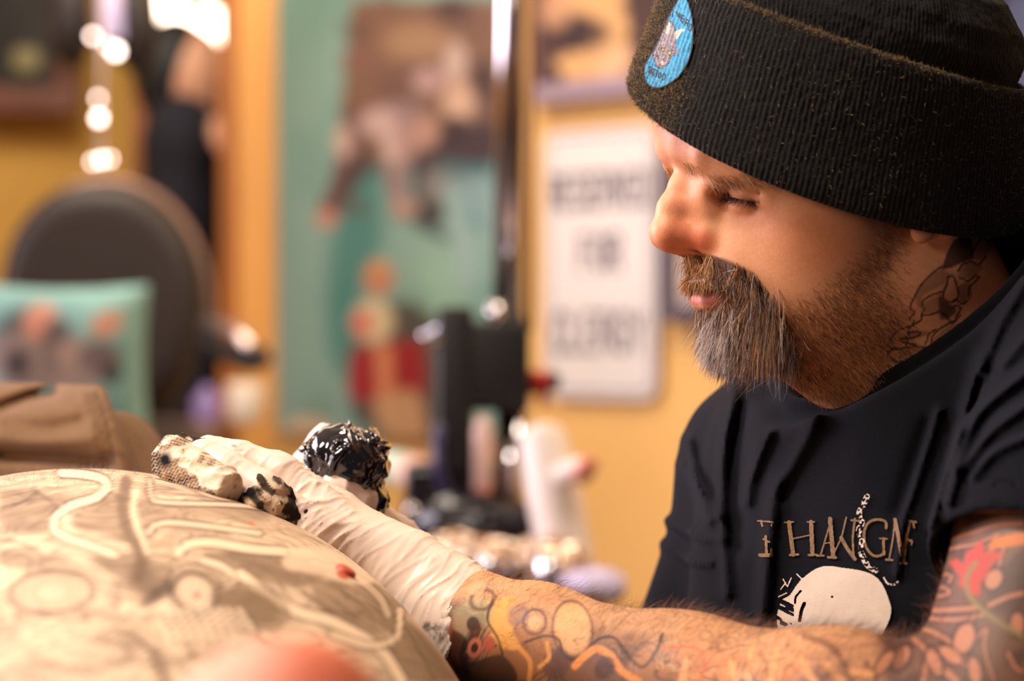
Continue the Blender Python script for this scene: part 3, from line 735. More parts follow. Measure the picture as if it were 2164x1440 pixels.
def patch_col(X):
    p = Paint(X, (58, 150, 196)); Z = lambda l: [(1330+x/6.0, y/6.0) for x, y in l]
    th = vnoise(np.c_[X@[.9, -.42]*.9, X@[.42, .9]*.22, X[:, 0]*0]); th2 = vnoise(np.c_[X*.09, X[:, 0]*0+5])
    p.C *= (.62+.55*th+.25*th2)[:, None]
    # horned head
    hd = Z([(505, 262), (545, 290), (575, 350), (590, 430), (590, 560), (575, 640), (560, 680), (530, 730), (500, 800), (440, 850), (380, 868), (345, 840), (330, 780), (300, 740), (295, 680), (340, 600), (380, 520), (405, 430), (450, 340)])
    p.poly(hd, (150, 138, 150), 1, 1.2); n = in_poly(X, np.array(hd)); p.C[n] *= (.75+.5*vnoise(np.c_[X[n]*[.2, 1.4], X[n][:, 0]*0]))[:, None]
    p.line(hd+[hd[0]], 1.4, (40, 28, 34), .9, .8, False)
    p.poly(Z([(585, 410), (640, 370), (690, 368), (700, 380), (650, 420), (610, 480), (590, 500)]), (232, 216, 178), 1, 1)
    p.poly(Z([(505, 265), (515, 300), (510, 380), (480, 440), (465, 430), (480, 340)]), (236, 220, 184), 1, 1)
    p.poly(Z([(570, 650), (620, 620), (640, 632), (610, 670), (565, 700)]), (150, 110, 130), 1, 1)
    for x, y, r in [(430, 632, 22), (515, 672, 26)]:
        p.ell(1330+x/6, y/6, r/6, r/6*1.2, 0, (30, 20, 20), 1, .3); p.ell(1330+x/6, y/6, r/8.5, r/8, 0, (230, 205, 120), 1, .3); p.ell(1330+x/6+.6, y/6, 1.1, 1.4, 0, (10, 8, 8))
    for l in [[(480, 530), (490, 560), (470, 590), (440, 610)], [(520, 575), (510, 600), (530, 630), (560, 640)], [(440, 690), (460, 720), (430, 750), (460, 780), (490, 770)],
              [(370, 770), (390, 800), (400, 830), (440, 835), (470, 820), (500, 790)], [(340, 620), (350, 680), (370, 720)], [(400, 560), (405, 620), (390, 660)], [(500, 700), (520, 720), (500, 750)], [(300, 700), (340, 700), (380, 740)]]:
        p.line(Z(l), 1.3, (44, 30, 36), .9, .8)
    p.ell(1330+415/6, 800/6, 5, 3.4, 20, (226, 200, 180), .9, .4)
    ink = (26, 24, 34)
    # lettering: WEIRD along the top edge, TATTOO below
    for l in [[(520, 200), (525, 150), (560, 130)], [(545, 215), (550, 160)],
              [(600, 145), (615, 215), (630, 165), (640, 235), (655, 175)], [(668, 195), (650, 262), (672, 280)], [(664, 228), (684, 240)], [(672, 194), (695, 205)],
              [(703, 228), (676, 300)], [(730, 245), (702, 325)], [(730, 245), (760, 262), (752, 290), (722, 292)], [(735, 292), (738, 335)],
              [(775, 300), (745, 375), (765, 392), (790, 370), (798, 335), (785, 310), (775, 300)],
              [(245, 845), (275, 850)], [(262, 848), (248, 925)], [(262, 945), (285, 875), (295, 955)], [(268, 925), (292, 930)],
              [(300, 875), (330, 885)], [(318, 882), (308, 960)], [(335, 888), (365, 900)], [(352, 896), (338, 975)],
              [(385, 925), (368, 960), (372, 990), (392, 990), (405, 955), (400, 930), (385, 925)], [(435, 935), (415, 975), (420, 1010), (442, 1012), (460, 975), (455, 945), (435, 935)]]:
        p.line(Z(l), 2.6, ink, .95, .9, False)
    e = dist_poly(X, po, 30); p.mix(np.clip((4.2-e)/1.2, 0, 1), (20, 22, 34))
    return p.C
patch_mat = attr_mat('embroidery', rough=.6, bump=.5, bscale=2600, spec=.4)
o = decal('embroidered_patch', hatB, 1352, -24, 1474, 194, 1.2, lambda X: in_poly(X, po), patch_col, .0013, patch_mat, beanie)
o['label'] = 'oval blue embroidered patch with horned head and black lettering'
# wool fuzz on the cuff: golden lint at the fold, the front and round the patch
hatN = normals_of(hatV, hatF); hpx = to_px(hatV); T1 = TT.ravel()
fz = (OO.ravel() > 8)*(hpx[:, 0] > 1300)*(.03+1.6*np.clip(1-np.abs(T1-.99)/.03, 0, 1)*np.clip((2150-hpx[:, 0])/500, .08, 1)+.9*np.clip((1450-hpx[:, 0])/60, 0, 1)+.8*np.clip(1-np.hypot((hpx[:, 0]-1420)/70, (hpx[:, 1]-190)/60), 0, 1))
fz = fz*(hatN[:, 1] < .35)
n = 30000; i = sample(fz, n)
hairs('wool_fuzz', hatV[i], hatN[i]*.8+rng.normal(size=(n, 3))*.9, rng.uniform(.0008, .0030, n), rng.uniform(-.4, .4, n), rng.uniform(.00005, .00009, n),
      palette(n, [(150, 120, 78), (84, 68, 48), (200, 166, 112), (40, 34, 28)], [2.5, 3, 1.6, 2]), hair_mat, beanie, seg=4)

# ------------------------------------------------------------ T-shirt
COL_C = np.array([1945., 678, 0]); COL_A = np.array([-207., 205, 0]); COL_B = np.array([-38., 84, 226])
def collar(ph_, s=1.0): return l2w(COL_C+s*(np.cos(ph_)[:, None]*COL_A+np.sin(ph_)[:, None]*COL_B))
cph = np.linspace(0, 2*np.pi, 64, endpoint=False); ring_w = collar(cph)
c0 = l2w(COL_C)[0]; cA = l2w(COL_C+COL_A)[0]-c0; cB = l2w(COL_C+COL_B)[0]-c0
cN = np.cross(cA, cB); cN /= np.linalg.norm(cN); cN = cN if cN[2] > 0 else -cN
MIDS = (SH_FAR+SH_NEAR)/2
ax_ = (SH_NEAR-SH_FAR)*[1, 1, 0]; ax_ /= np.linalg.norm(ax_); fr_ = np.cross(ax_, [0, 0, 1]); fr_ = fr_ if fr_[0] < 0 else -fr_
TR = np.stack([ax_, fr_, [0, 0, 1]], 1)
CH_C = MIDS+fr_*.012+np.array([0, 0, -.15])
ARM_AX = (EL_NEAR-SH_NEAR)/np.linalg.norm(EL_NEAR-SH_NEAR)
HEM = P(2075, 1192, 1.19)
folds = [([(1531, 782), (1557, 813), (1531, 931), (1526, 1060), (1537, 1255)], .0050, 12), ([(1691, 803), (1629, 906), (1588, 1008), (1578, 1060)], .0055, 13),
         ([(1722, 813), (1722, 880), (1672, 988), (1636, 1060), (1612, 1291)], .0080, 17), ([(1984, 870), (1932, 1034), (1907, 1111), (1896, 1214)], .0045, 9),
         ([(2030, 906), (1994, 1008), (1968, 1111)], .0045, 9), ([(2071, 751), (2035, 880), (2015, 988)], .0045, 11), ([(2180, 780), (2071, 870), (2035, 957), (2004, 1060)], .0055, 12),
         ([(2180, 850), (2092, 916), (2040, 988)], .0045, 11), ([(2180, 921), (2102, 957), (2056, 1008)], .0040, 10), ([(1444, 983), (1506, 1070), (1516, 1091)], .0050, 12),
         ([(1454, 931), (1475, 1029), (1500, 1100)], .0050, 12), ([(1408, 1101), (1470, 1132), (1516, 1142)], .0040, 12), ([(1400, 1150), (1460, 1185), (1500, 1190)], .004, 12),
         ([(2164, 600), (2110, 690), (2075, 780)], .0045, 14), ([(2180, 700), (2120, 770)], .004, 13), ([(1700, 920), (1650, 1050)], -.003, 18), ([(1960, 900), (1900, 1080)], -.0025, 18),
         ([(1570, 860), (1556, 1000), (1560, 1150)], -.004, 20)]
folds = [(catmull(a, 6), b, c) for a, b, c in folds]
def shirt_sdf(W):
    d = s_ell(W, CH_C, (.172, .112, .205), TR)
    d = smin(d, s_ell(W, CH_C+np.array([.03, .02, -.26]), (.165, .125, .26), TR), .08)
    d = smin(d, s_cap(W, SH_FAR, c0-cN*.03, .052, .066), .05)
    d = smin(d, s_cap(W, SH_NEAR, c0-cN*.03, .064, .072), .06)
    d = smin(d, s_cap(W, l2w([2205, 640, 30])[0], l2w([2250, 900, 30])[0], .066, .09), .05)
    d = smin(d, s_cap(W, c0-cN*.012, MIDS+np.array([0, 0, -.1]), .066, .09), .035)
    s1 = s_cap(W, SH_FAR+[.006, 0, 0], EL_FAR, .052, .062)
    d = smin(d, s1, .028)
    s2 = s_cap(W, SH_NEAR, SH_NEAR+ARM_AX*.30, .064, .0655)
    s2 = smax(s2, (W-HEM)@ARM_AX, .004)
    s2 = smax(s2, -smax(s_cap(W, SH_NEAR, SH_NEAR+ARM_AX*.4, .0605, .0622), -((W-HEM)@ARM_AX+.02), .002), .002)
    near = np.clip(.5+.5*((W-HEM)@ARM_AX+.0)/.01, 0, 1)
    d = smin(d, s2, .02)
    # fold relief
    px = to_px(W); m = (np.abs(d) < .03)
    if m.any():
        q = px[m]; e = np.zeros(m.sum())
        for a, b, c in folds:
            r = dist_poly(q, a, c*3); e += b*np.exp(-(r/c)**2)
        e += .0022*(fbm(W[m]*26, 2)-.5)
        d[m] -= e
    # neck opening and the collar band
    r = W-c0; h = r@cN; u = (r@cA)/(cA@cA); v = (r@cB)/(cB@cB); rho = np.hypot(u, v)
    cyl = (rho-.965)*.066
    d = smax(d, -smax(cyl, -(h+.045), .004), .006)
    d = smax(d, h-.003-.075*np.maximum(rho-1.10, 0)**1.5, .008)
    band = np.hypot((rho-.99)*.070, h*.42)-.0042
    d = smin(d, band, .003)
    return d
SV, SF = sparse_mesh(shirt_sdf, (.02, .95, CAMZ-.62), (.56, 1.80, CAMZ+.12), .0019, key='shirt')
shirt_mat = attr_mat('navy_cotton', rough=.92, spec=.15, sheen=.04, sheen_tint=(.6, .6, 1), bump=.5, bscale=1500)
SC = np.tile(lin((7, 8, 15)), (len(SV), 1))*(1+.35*(fbm(SV*300, 2)-.5))[:, None]
shirt = fast_mesh('t_shirt', SV, SF, shirt_mat, artist, colors=SC)
shirt['label'] = 'navy crew-neck T-shirt with gold lettering and a pale skull print'
shB = grid_bvh(SV, SF)
def serif_letters():
    """strokes of E HANGME as they sit on the chest, in design units"""
    L_ = []; Z = lambda l: [(1500+x/3.26, 1100+y/3.26) for x, y in l]
    A = L_.append
    # partly hidden E at the left
    A((Z([(330, 5), (435, 12)]), 4)); A((Z([(352, 5), (362, 40)]), 5)); A((Z([(430, 10), (425, 40)]), 4)); A((Z([(385, 110), (392, 235)]), 6)); A((Z([(370, 130), (410, 150)]), 5)); A((Z([(345, 240), (425, 240)]), 8)); A((Z([(425, 200), (425, 240)]), 5))
    # H
    A((Z([(515, 15), (575, 12)]), 4)); A((Z([(545, 15), (575, 238)]), 9)); A((Z([(550, 240), (610, 236)]), 5)); A((Z([(672, 12), (720, 12)]), 4)); A((Z([(697, 12), (708, 235)]), 9)); A((Z([(680, 240), (735, 238)]), 5)); A((Z([(570, 128), (700, 100)]), 3.5))
    # A
    A((Z([(838, -10), (762, 245)]), 4)); A((Z([(828, -10), (850, 250)]), 9)); A((Z([(790, 160), (850, 150)]), 3.5)); A((Z([(740, 245), (785, 245)]), 5)); A((Z([(815, 255), (868, 258)]), 6))
    # N
    A((Z([(940, -20), (905, 120), (845, 245)]), 4)); A((Z([(905, 120), (950, 200), (1000, 268)]), 8)); A((Z([(1000, -10), (985, 120), (992, 265)]), 5)); A((Z([(975, 0), (1030, 5)]), 5))
    # G
    A((Z([(1215, 55), (1210, 10), (1150, -5), (1090, 20), (1062, 90), (1075, 180), (1120, 240), (1170, 245), (1200, 225)]), 6)); A((Z([(1195, 125), (1200, 235)]), 6)); A((Z([(1170, 125), (1222, 128)]), 4))
    # M
    A((Z([(1275, -5), (1262, 120), (1235, 270)]), 4)); A((Z([(1275, -5), (1300, 120), (1320, 240)]), 8)); A((Z([(1378, 5), (1345, 130), (1320, 240)]), 3.5)); A((Z([(1378, 5), (1350, 150), (1335, 290)]), 6)); A((Z([(1212, 272), (1258, 275)]), 5)); A((Z([(1312, 296), (1355, 298)]), 5))
    # E at the right
    A((Z([(1370, 5), (1420, 12)]), 5)); A((Z([(1400, 15), (1408, 50)]), 5)); A((Z([(1360, 130), (1395, 150)]), 5)); A((Z([(1390, 135), (1390, 170)]), 4))
    return L_
SL = [(np.array(a), b) for a, b in serif_letters()]
def text_mask(X):
    m = np.zeros(len(X), bool)
    for a, b in SL: m |= dist_poly(X, catmull(a, 4), 8) < b*.55
    return m
print_gold = pm('gold_print', (118, 86, 46), rough=.7, noise=.45, nscale=600)
print_white = pm('white_print', (214, 196, 178), rough=.8, noise=.04, nscale=200, bump=.3, bscale=1500)
decal('shirt_lettering', shB, 1596, 1088, 1940, 1196, 1.0, text_mask, None, .0016, print_gold, shirt)['label'] = 'gold serif lettering across the chest'
sk = catmull([(1640, 1305), (1650, 1270), (1668, 1258), (1690, 1228), (1722, 1203), (1750, 1196), (1780, 1200), (1815, 1205), (1845, 1215), (1865, 1235), (1878, 1265), (1884, 1290), (1876, 1320), (1850, 1360), (1800, 1390), (1700, 1380), (1650, 1350), (1640, 1305)], 5)
def skull_mask(X):
    n = vnoise(np.c_[X@[.9, .4]*.05, X@[-.4, .9]*.22, X[:, 0]*0])
    edge = np.clip((1700-X[:, 0])/50, 0, 1)
    m = in_poly(X, sk) & ~((n > .64) & (edge > .45) & (X[:, 0]+.3*X[:, 1] < 2068))
    m &= ~(dist_poly(X, catmull([(1692, 1250), (1682, 1262), (1680, 1275)], 5), 10) < 1.6) & ~(dist_poly(X, catmull([(1700, 1276), (1694, 1290), (1690, 1312)], 5), 10) < 3) & ~(np.hypot(X[:, 0]-1758, X[:, 1]-1262) < 2)
    ch = np.zeros(len(X), bool)
    for l in [[(1655, 1225), (1662, 1238)], [(1660, 1232), (1650, 1246)], [(1684, 1214), (1694, 1224)], [(1672, 1222), (1664, 1240)], [(1645, 1262), (1662, 1254)]]:
        ch |= dist_poly(X, catmull(l, 4), 8) < 2
    return m | ch
decal('skull_print', shB, 1636, 1190, 1890, 1372, 1.2, skull_mask, None, .0016, print_white, shirt)['label'] = 'pale skull printed on the chest'
def rope_mask(X):
    m = np.zeros(len(X), bool)
    ctr = catmull([(1832, 1050), (1824, 1068), (1816, 1085), (1822, 1102), (1815, 1122), (1822, 1142), (1818, 1160), (1824, 1178), (1834, 1196), (1850, 1206)], 6)
    d = dist_poly(X, ctr, 14); n = vnoise(np.c_[X[:, 0]*.30+X[:, 1]*.16, X[:, 1]*.24-X[:, 0]*.12, X[:, 0]*0+2])
    m |= (d < 6.5) & (n > .50)
    d2 = dist_poly(X, catmull([(1868, 1222), (1876, 1234), (1890, 1236), (1897, 1230)], 5), 8); m |= (d2 < 2.4) & (n > .35)
    return m
decal('rope_print', shB, 1800, 1044, 1902, 1240, 1.0, rope_mask, None, .0019, print_white, shirt)['label'] = 'pale noose rope printed through the lettering'
# thin gold chain inside the collar
ch_pts = l2w(np.array([[1795, 800, 70], [1790, 835, 50], [1800, 872, 20], [1790, 890, -30]], float))
v, f = tube(catmull(ch_pts.tolist(), 8), .0022, 8)
fast_mesh('neck_chain', v, f, pm('gold', (214, 160, 70), rough=.3, metal=1.0), artist)

# ------------------------------------------------------------ gloves (they are worn: parts of the artist)
AX = (WR_NEAR-EL_NEAR); AX /= np.linalg.norm(AX)
fing = {
 'index': ([P(654, 1136, 1.325), P(548, 1040, 1.316), P(472, 992, 1.322), P(428, 964, 1.326)], [.0160, .0118, .0108, .0094]),
 'middle': ([P(676, 1104, 1.347), P(585, 1003, 1.350), P(505, 975, 1.352), P(442, 957, 1.354)], [.0165, .0122, .0110, .0096]),
 'ring': ([P(702, 1094, 1.370), P(612, 1020, 1.376), P(530, 990, 1.379), P(480, 978, 1.380)], [.0155, .0114, .0102, .0090]),
 'pinky': ([P(735, 1112, 1.390), P(662, 1060, 1.401), P(606, 1034, 1.405), P(566, 1022, 1.406)], [.0140, .0102, .0092, .0082]),
 'thumb': ([P(820, 1245, 1.355), P(715, 1200, 1.350), P(640, 1150, 1.346), P(585, 1105, 1.342)], [.0190, .0145, .0125, .0105])}
GL_W = P(973, 1322, 1.337)
gax = P(862, 1240, 1.350)-GL_W; gax /= np.linalg.norm(gax)
def glove_sdf(W):
    d = s_cap(W, GL_W-gax*.012, P(866, 1250, 1.350), .0350, .0312)
    pal = P(838, 1236, 1.352)
    for k_, (pts, rs) in fing.items():
        if k_ != 'thumb': d = smin(d, s_cap(W, pal*.9+pts[0]*.1, pts[0], .0225, rs[0]), .014)
    pf = None
    for k_, (pts, rs) in fing.items():
        c = s_chain(W, pts, rs, .004)
        pf = c if pf is None else smin(pf, c, .0012)
    d = smin(d, pf, .007)
    # latex wrinkles across the hand
    m = np.abs(d) < .012
    if m.any():
        q = W[m]; s = (q-GL_W)@gax
        e1 = np.cross(gax, [0, -1, 0]); e1 /= np.linalg.norm(e1); t1 = q@e1; t2 = q[:, 1]
        wv = (fbm(np.c_[s*22, t1*22, t2*22], 2)-.5)
        n1 = vnoise(np.c_[s*170+t1*14+wv*4, t1*14+5, t2*12]); n2 = vnoise(np.c_[s*360-t1*50+wv*6, t1*24, t2*22+9])
        r1 = (1-np.abs(2*n1-1))**9; r2 = (1-np.abs(2*n2-1))**8
        px = to_px(q); amp = .28+.45*np.clip((px[:, 0]-860)/80, 0, 1)+.55*np.clip(1-np.abs(px[:, 0]-670)/90, 0, 1)
        d[m] -= (.0019*r1+.0011*r2)*amp
        # broad seam of the knuckle folds
    cut = (W-GL_W)@(-gax)-.0135
    d = smax(d, cut, .0015)
    inn = smax(s_cap(W, GL_W-gax*.06, GL_W+gax*.01, .0338, .0328), -(cut+.014), .001)
    return smax(d, -inn, .001)
GV, GF = sparse_mesh(glove_sdf, P(330, 880, 1.25)-[.02, 0, .2], P(1040, 880, 1.45)+[.02, 0, .02], .00095, key='glove')
gm, nt, bb = new_mat('latex'); bb.inputs['Base Color'].default_value = (*lin((240, 222, 208)), 1); bb.inputs['Roughness'].default_value = .42
bb.inputs['Subsurface Weight'].default_value = .2; bb.inputs['Subsurface Radius'].default_value = (1, .5, .35); bb.inputs['Subsurface Scale'].default_value = .004
at = nt.nodes.new('ShaderNodeAttribute'); at.attribute_name = 'Col'; nt.links.new(at.outputs[0], bb.inputs['Base Color'])
GP = Paint(to_px(GV), (240, 218, 202))
gk = fbm(GV*300, 3)
bl = GP.X
for cx, cy, rx, ry, a in [(493, 943, 9, 5, .75), (508, 952, 14, 4, .3), (930, 1340, 46, 26, .8), (905, 1325, 22, 14, .8), (940, 1300, 14, 8, .5), (640, 1000, 5, 3, .3)]:
    GP.mix(a*np.clip(1.6-1.6*np.hypot((bl[:, 0]-cx)/rx, (bl[:, 1]-cy)/ry), 0, 1)*np.clip((gk-.30)/.3, 0, 1), (52, 40, 36))
glove = fast_mesh('glove', GV, GF, gm, artist, colors=GP.C); glove['label'] = 'wrinkled white latex glove with ink smudges at the cuff'
fing2 = [([P(790, 1125, 1.46), P(752, 1062, 1.425), P(712, 1030, 1.415), P(700, 985, 1.43)], [.015, .0125, .0105, .009]),
         ([P(800, 1130, 1.475), P(762, 1078, 1.445), P(722, 1050, 1.43), P(722, 1010, 1.44)], [.015, .0125, .0105, .009]),
         ([P(810, 1140, 1.485), P(780, 1100, 1.465), P(748, 1075, 1.45), P(742, 1040, 1.45)], [.014, .012, .010, .0085]),
         ([P(775, 1135, 1.46), P(690, 1060, 1.478), P(652, 985, 1.478), P(688, 925, 1.470)], [.016, .012, .0105, .0085]),
         ([P(812, 1160, 1.495), P(795, 1125, 1.49), P(775, 1105, 1.475), P(766, 1075, 1.47)], [.013, .010, .009, .008])]
def glove2_sdf(W):
    d = s_cap(W, WR_FAR, P(815, 1175, 1.465), .030, .026)
    for pts, rs in fing2: d = smin(d, s_chain(W, pts, rs, .003), .006)
    n1 = vnoise(np.c_[W[:, 0]*160, W[:, 1]*30, W[:, 2]*60])
    return d-.0012*(1-np.abs(2*n1-1))**4
G2V, G2F = sparse_mesh(glove2_sdf, P(560, 860, 1.36)-[.02, 0, .14], P(960, 860, 1.56)+[.02, 0, .02], .0016, key='glove2')
fast_mesh('glove', G2V, G2F, gm, artist, colors=Paint(to_px(G2V), (244, 226, 214)).C)['label'] = 'white latex glove closed round the wrapped tattoo machine'

# ------------------------------------------------------------ tattoo machine wrapped in black film
def machine_sdf(W):
    d = s_cap(W, P(746, 1050, 1.435), P(724, 975, 1.425), .015, .020)
    d = smin(d, s_ell(W, P(738, 975, 1.43), (.0225, .020, .0165)), .01)
    d = smin(d, s_cap(W, P(760, 1010, 1.44), P(783, 1040, 1.45), .010, .006), .01)
    d = smin(d, s_cap(W, P(735, 1050, 1.435), P(620, 1120, 1.40), .012, .004), .012)
    q = W*52+3*np.stack([vnoise(W*40+3), vnoise(W*40+8), vnoise(W*40+13)], 1)
    a = np.abs(vnoise(q)-.5); b = np.abs(vnoise(q*2.9+5)-.5)
    return d-.013*(a-.12)-.0075*b
MV, MF = sparse_mesh(machine_sdf, P(600, 870, 1.36)-[0.01, 0, .10], P(840, 870, 1.52)+[.01, 0, .02], .0012, key='machine')
mm = pm('black_film', (14, 13, 18), rough=.12, coat=1.0)
mach = fast_mesh('tattoo_machine', MV, MF, mm)
tag(mach, 'tattoo machine wrapped in shiny crumpled black film behind the gloved hand', 'tattoo machine')

# ------------------------------------------------------------ paper towels soiled with ink
def towel(name, f, lo, hi, h, paint, label):
    v, q = sparse_mesh(f, lo, hi, h, key=name)
    o = fast_mesh('paper_towel', v, q, towel_mat, colors=paint(v)); tag(o, label, 'paper towel', 'ink-soiled paper towels under the glove'); return o
towel_mat = attr_mat('paper', rough=.9, bump=.6, bscale=900, spec=.2)
TA, TB = P(362, 970, 1.325), P(484, 1034, 1.298); tx_ = (TB-TA)/np.linalg.norm(TB-TA)
def t1(W):
    d = s_cap(W, TA, TB, .0112, .0098)
    d = smin(d, s_cap(W, P(385, 940, 1.34), P(428, 928, 1.36), .007, .006), .006)
    s = (W-TA)@tx_
    d = smax(d, s-np.linalg.norm(TB-TA)-.001, .001)
    d = smax(d, -s-.005, .001)
    d = np.maximum(d, -np.maximum(s_cap(W, TA-tx_*.03, TA+tx_*.014, .0062), -.02))
    n = vnoise(np.c_[s*60, W[:, 1]*90, W[:, 2]*120]); return d-.0022*(1-np.abs(2*n-1))**3
def t1p(v):
    p = Paint(to_px(v), (236, 216, 194)); X = p.X; s = np.clip((v-TA)@tx_/np.linalg.norm(TB-TA), -.2, 1)
    dm = np.abs(((X@[.85, .52])*.16) % 1-.5)*np.abs(((X@[.3, -.95])*.16) % 1-.5)*4
    n = fbm(v*180, 3)
    ink_ = np.clip((n-.34-.20*s+np.clip((X[:, 1]-(925+.62*(X[:, 0]-340)+38))/60, -.1, .3))/.12, 0, 1)
    p.mix(ink_*np.clip(.35+2.0*dm, 0, 1), (36, 26, 22)); p.mix(.30*np.clip((n-.45)/.1, 0, 1), (196, 150, 100))
    p.mix(np.clip(1.5-1.5*np.hypot((X[:, 0]-349)/20, (X[:, 1]-972)/26), 0, 1), (16, 12, 12))  # dark of the roll's hollow end painted on
    p.mix(.9*((X[:, 0] > 372) & (X[:, 1] < 936) & (v[:, 1] > 1.33))*np.clip((n-.38)/.1, 0, 1), (40, 28, 22))
    return p.C
towel('towel1', t1, P(325, 880, 1.26)-[.01, 0, .06], P(520, 880, 1.40)+[.01, 0, .02], .0009, t1p, 'rolled paper towel with black ink blots pinned under the gloved fingertips')
def t2(W):
    d = s_chain(W, [P(520, 1046, 1.325), P(565, 1060, 1.312), P(610, 1100, 1.318), P(640, 1140, 1.325)], [.0085, .0120, .0105, .0050], .005)
    n = vnoise(W@np.array([[150, 30, 60], [20, 60, 20], [110, -60, -90.]])+3); n2 = vnoise(W@np.array([[340, 60, 100], [20, 160, 20], [260, -120, -160.]]))
    return d-.0075*(np.abs(n-.5)-.1)-.0035*np.abs(n2-.5)
def t2p(v):
    p = Paint(to_px(v), (206, 178, 150)); n = fbm(v@np.array([[260, 30, 60], [20, 90, 20], [200, -70, -100.]])+9, 3)
    p.mix(np.clip((n-.46)/.05, 0, 1)*.93, (34, 26, 22)); X = p.X
    p.mix(np.clip(1.7-1.7*np.hypot((X[:, 0]-525)/34, (X[:, 1]-1040)/22), 0, 1), (14, 10, 12)); p.mix(np.clip((X[:, 0]-600)/25, 0, 1)*.75, (34, 24, 22)); return p.C
towel('towel2', t2, P(480, 980, 1.26)-[.01, 0, .06], P(690, 980, 1.40)+[.01, 0, .02], .0011, t2p, 'crumpled paper towel almost black with ink under the gloved knuckles')

# ------------------------------------------------------------ the client on the table
cf = np.array([-math.sin(.241)*math.cos(.068), math.cos(.241)*math.cos(.068), math.sin(.068)])
cl = np.array([math.cos(.241), math.sin(.241), 0]); cu = np.cross(cl, cf)
CC = np.array([-.220, 1.270, CAMZ-.232])
CRT = np.stack([cf, cl, cu], 1)
def client_sdf(W):
    d = s_ell(W, CC, (.443, .199, .157), CRT)
    d = smin(d, s_ell(W, CC+cf*.34-cu*.03, (.22, .17, .12), CRT), .06)
    d = smin(d, s_ell(W, CC-cf*.27-cu*.03, (.12, .225, .10), CRT), .06)
    # arms along the sides, thighs
    d = smin(d, s_cap(W, CC-cf*.27+cl*.21-cu*.06, CC+cf*.02+cl*.235-cu*.10, .05, .042), .02)
    d = smin(d, s_cap(W, CC-cf*.27-cl*.21-cu*.06, CC+cf*.02-cl*.235-cu*.10, .05, .042), .02)
    d = smin(d, s_cap(W, CC+cf*.02+cl*.235-cu*.10, CC+cf*.26+cl*.20-cu*.11, .040, .027), .02)
    d = smin(d, s_cap(W, CC+cf*.02-cl*.235-cu*.10, CC+cf*.26-cl*.20-cu*.11, .040, .027), .02)
    for s in (1, -1):
        d = smin(d, s_cap(W, CC+cf*.45+cl*.09*s-cu*.05, CC+cf*.85+cl*.10*s-cu*.06, .085, .065), .04)
        h0 = CC+cf*.27+cl*.20*s-cu*.11
        for k_ in range(4): d = smin(d, s_cap(W, h0+cf*.03, h0+cf*(.105-.008*abs(k_-1.5))+cl*(.018*(k_-1.5))-cu*.012, .011, .008), .008)
        d = smin(d, s_cap(W, h0, h0+cf*.05-cl*s*.04, .013, .009), .01)
    # neck, head thrown back with the chin up
    hd = P(640, 1900, .66)
    d = smin(d, s_cap(W, CC-cf*.36-cu*.05, hd+[0, .07, -.02], .062, .056), .05)
    d = smin(d, s_ell(W, hd+[0, -.01, -.045], (.070, .098, .085)), .03)
    d = smin(d, s_ell(W, P(596, 1545, .745), (.028, .028, .024)), .03)
    d = smin(d, s_sph(W, P(668, 1478, .742), .0150), .012)
    d = smin(d, s_sph(W, P(535, 1530, .75), .019), .02)
    d = smin(d, s_ell(W, hd+[0, -.055, .035], (.012, .026, .02)), .012)
    # nipple
    nip = P(729, 1211, 1.315)
    return d
CV, CF = sparse_mesh(client_sdf, (-.62, .42, CAMZ-.45), (.12, 2.35, CAMZ+.02), .0021, key='client')
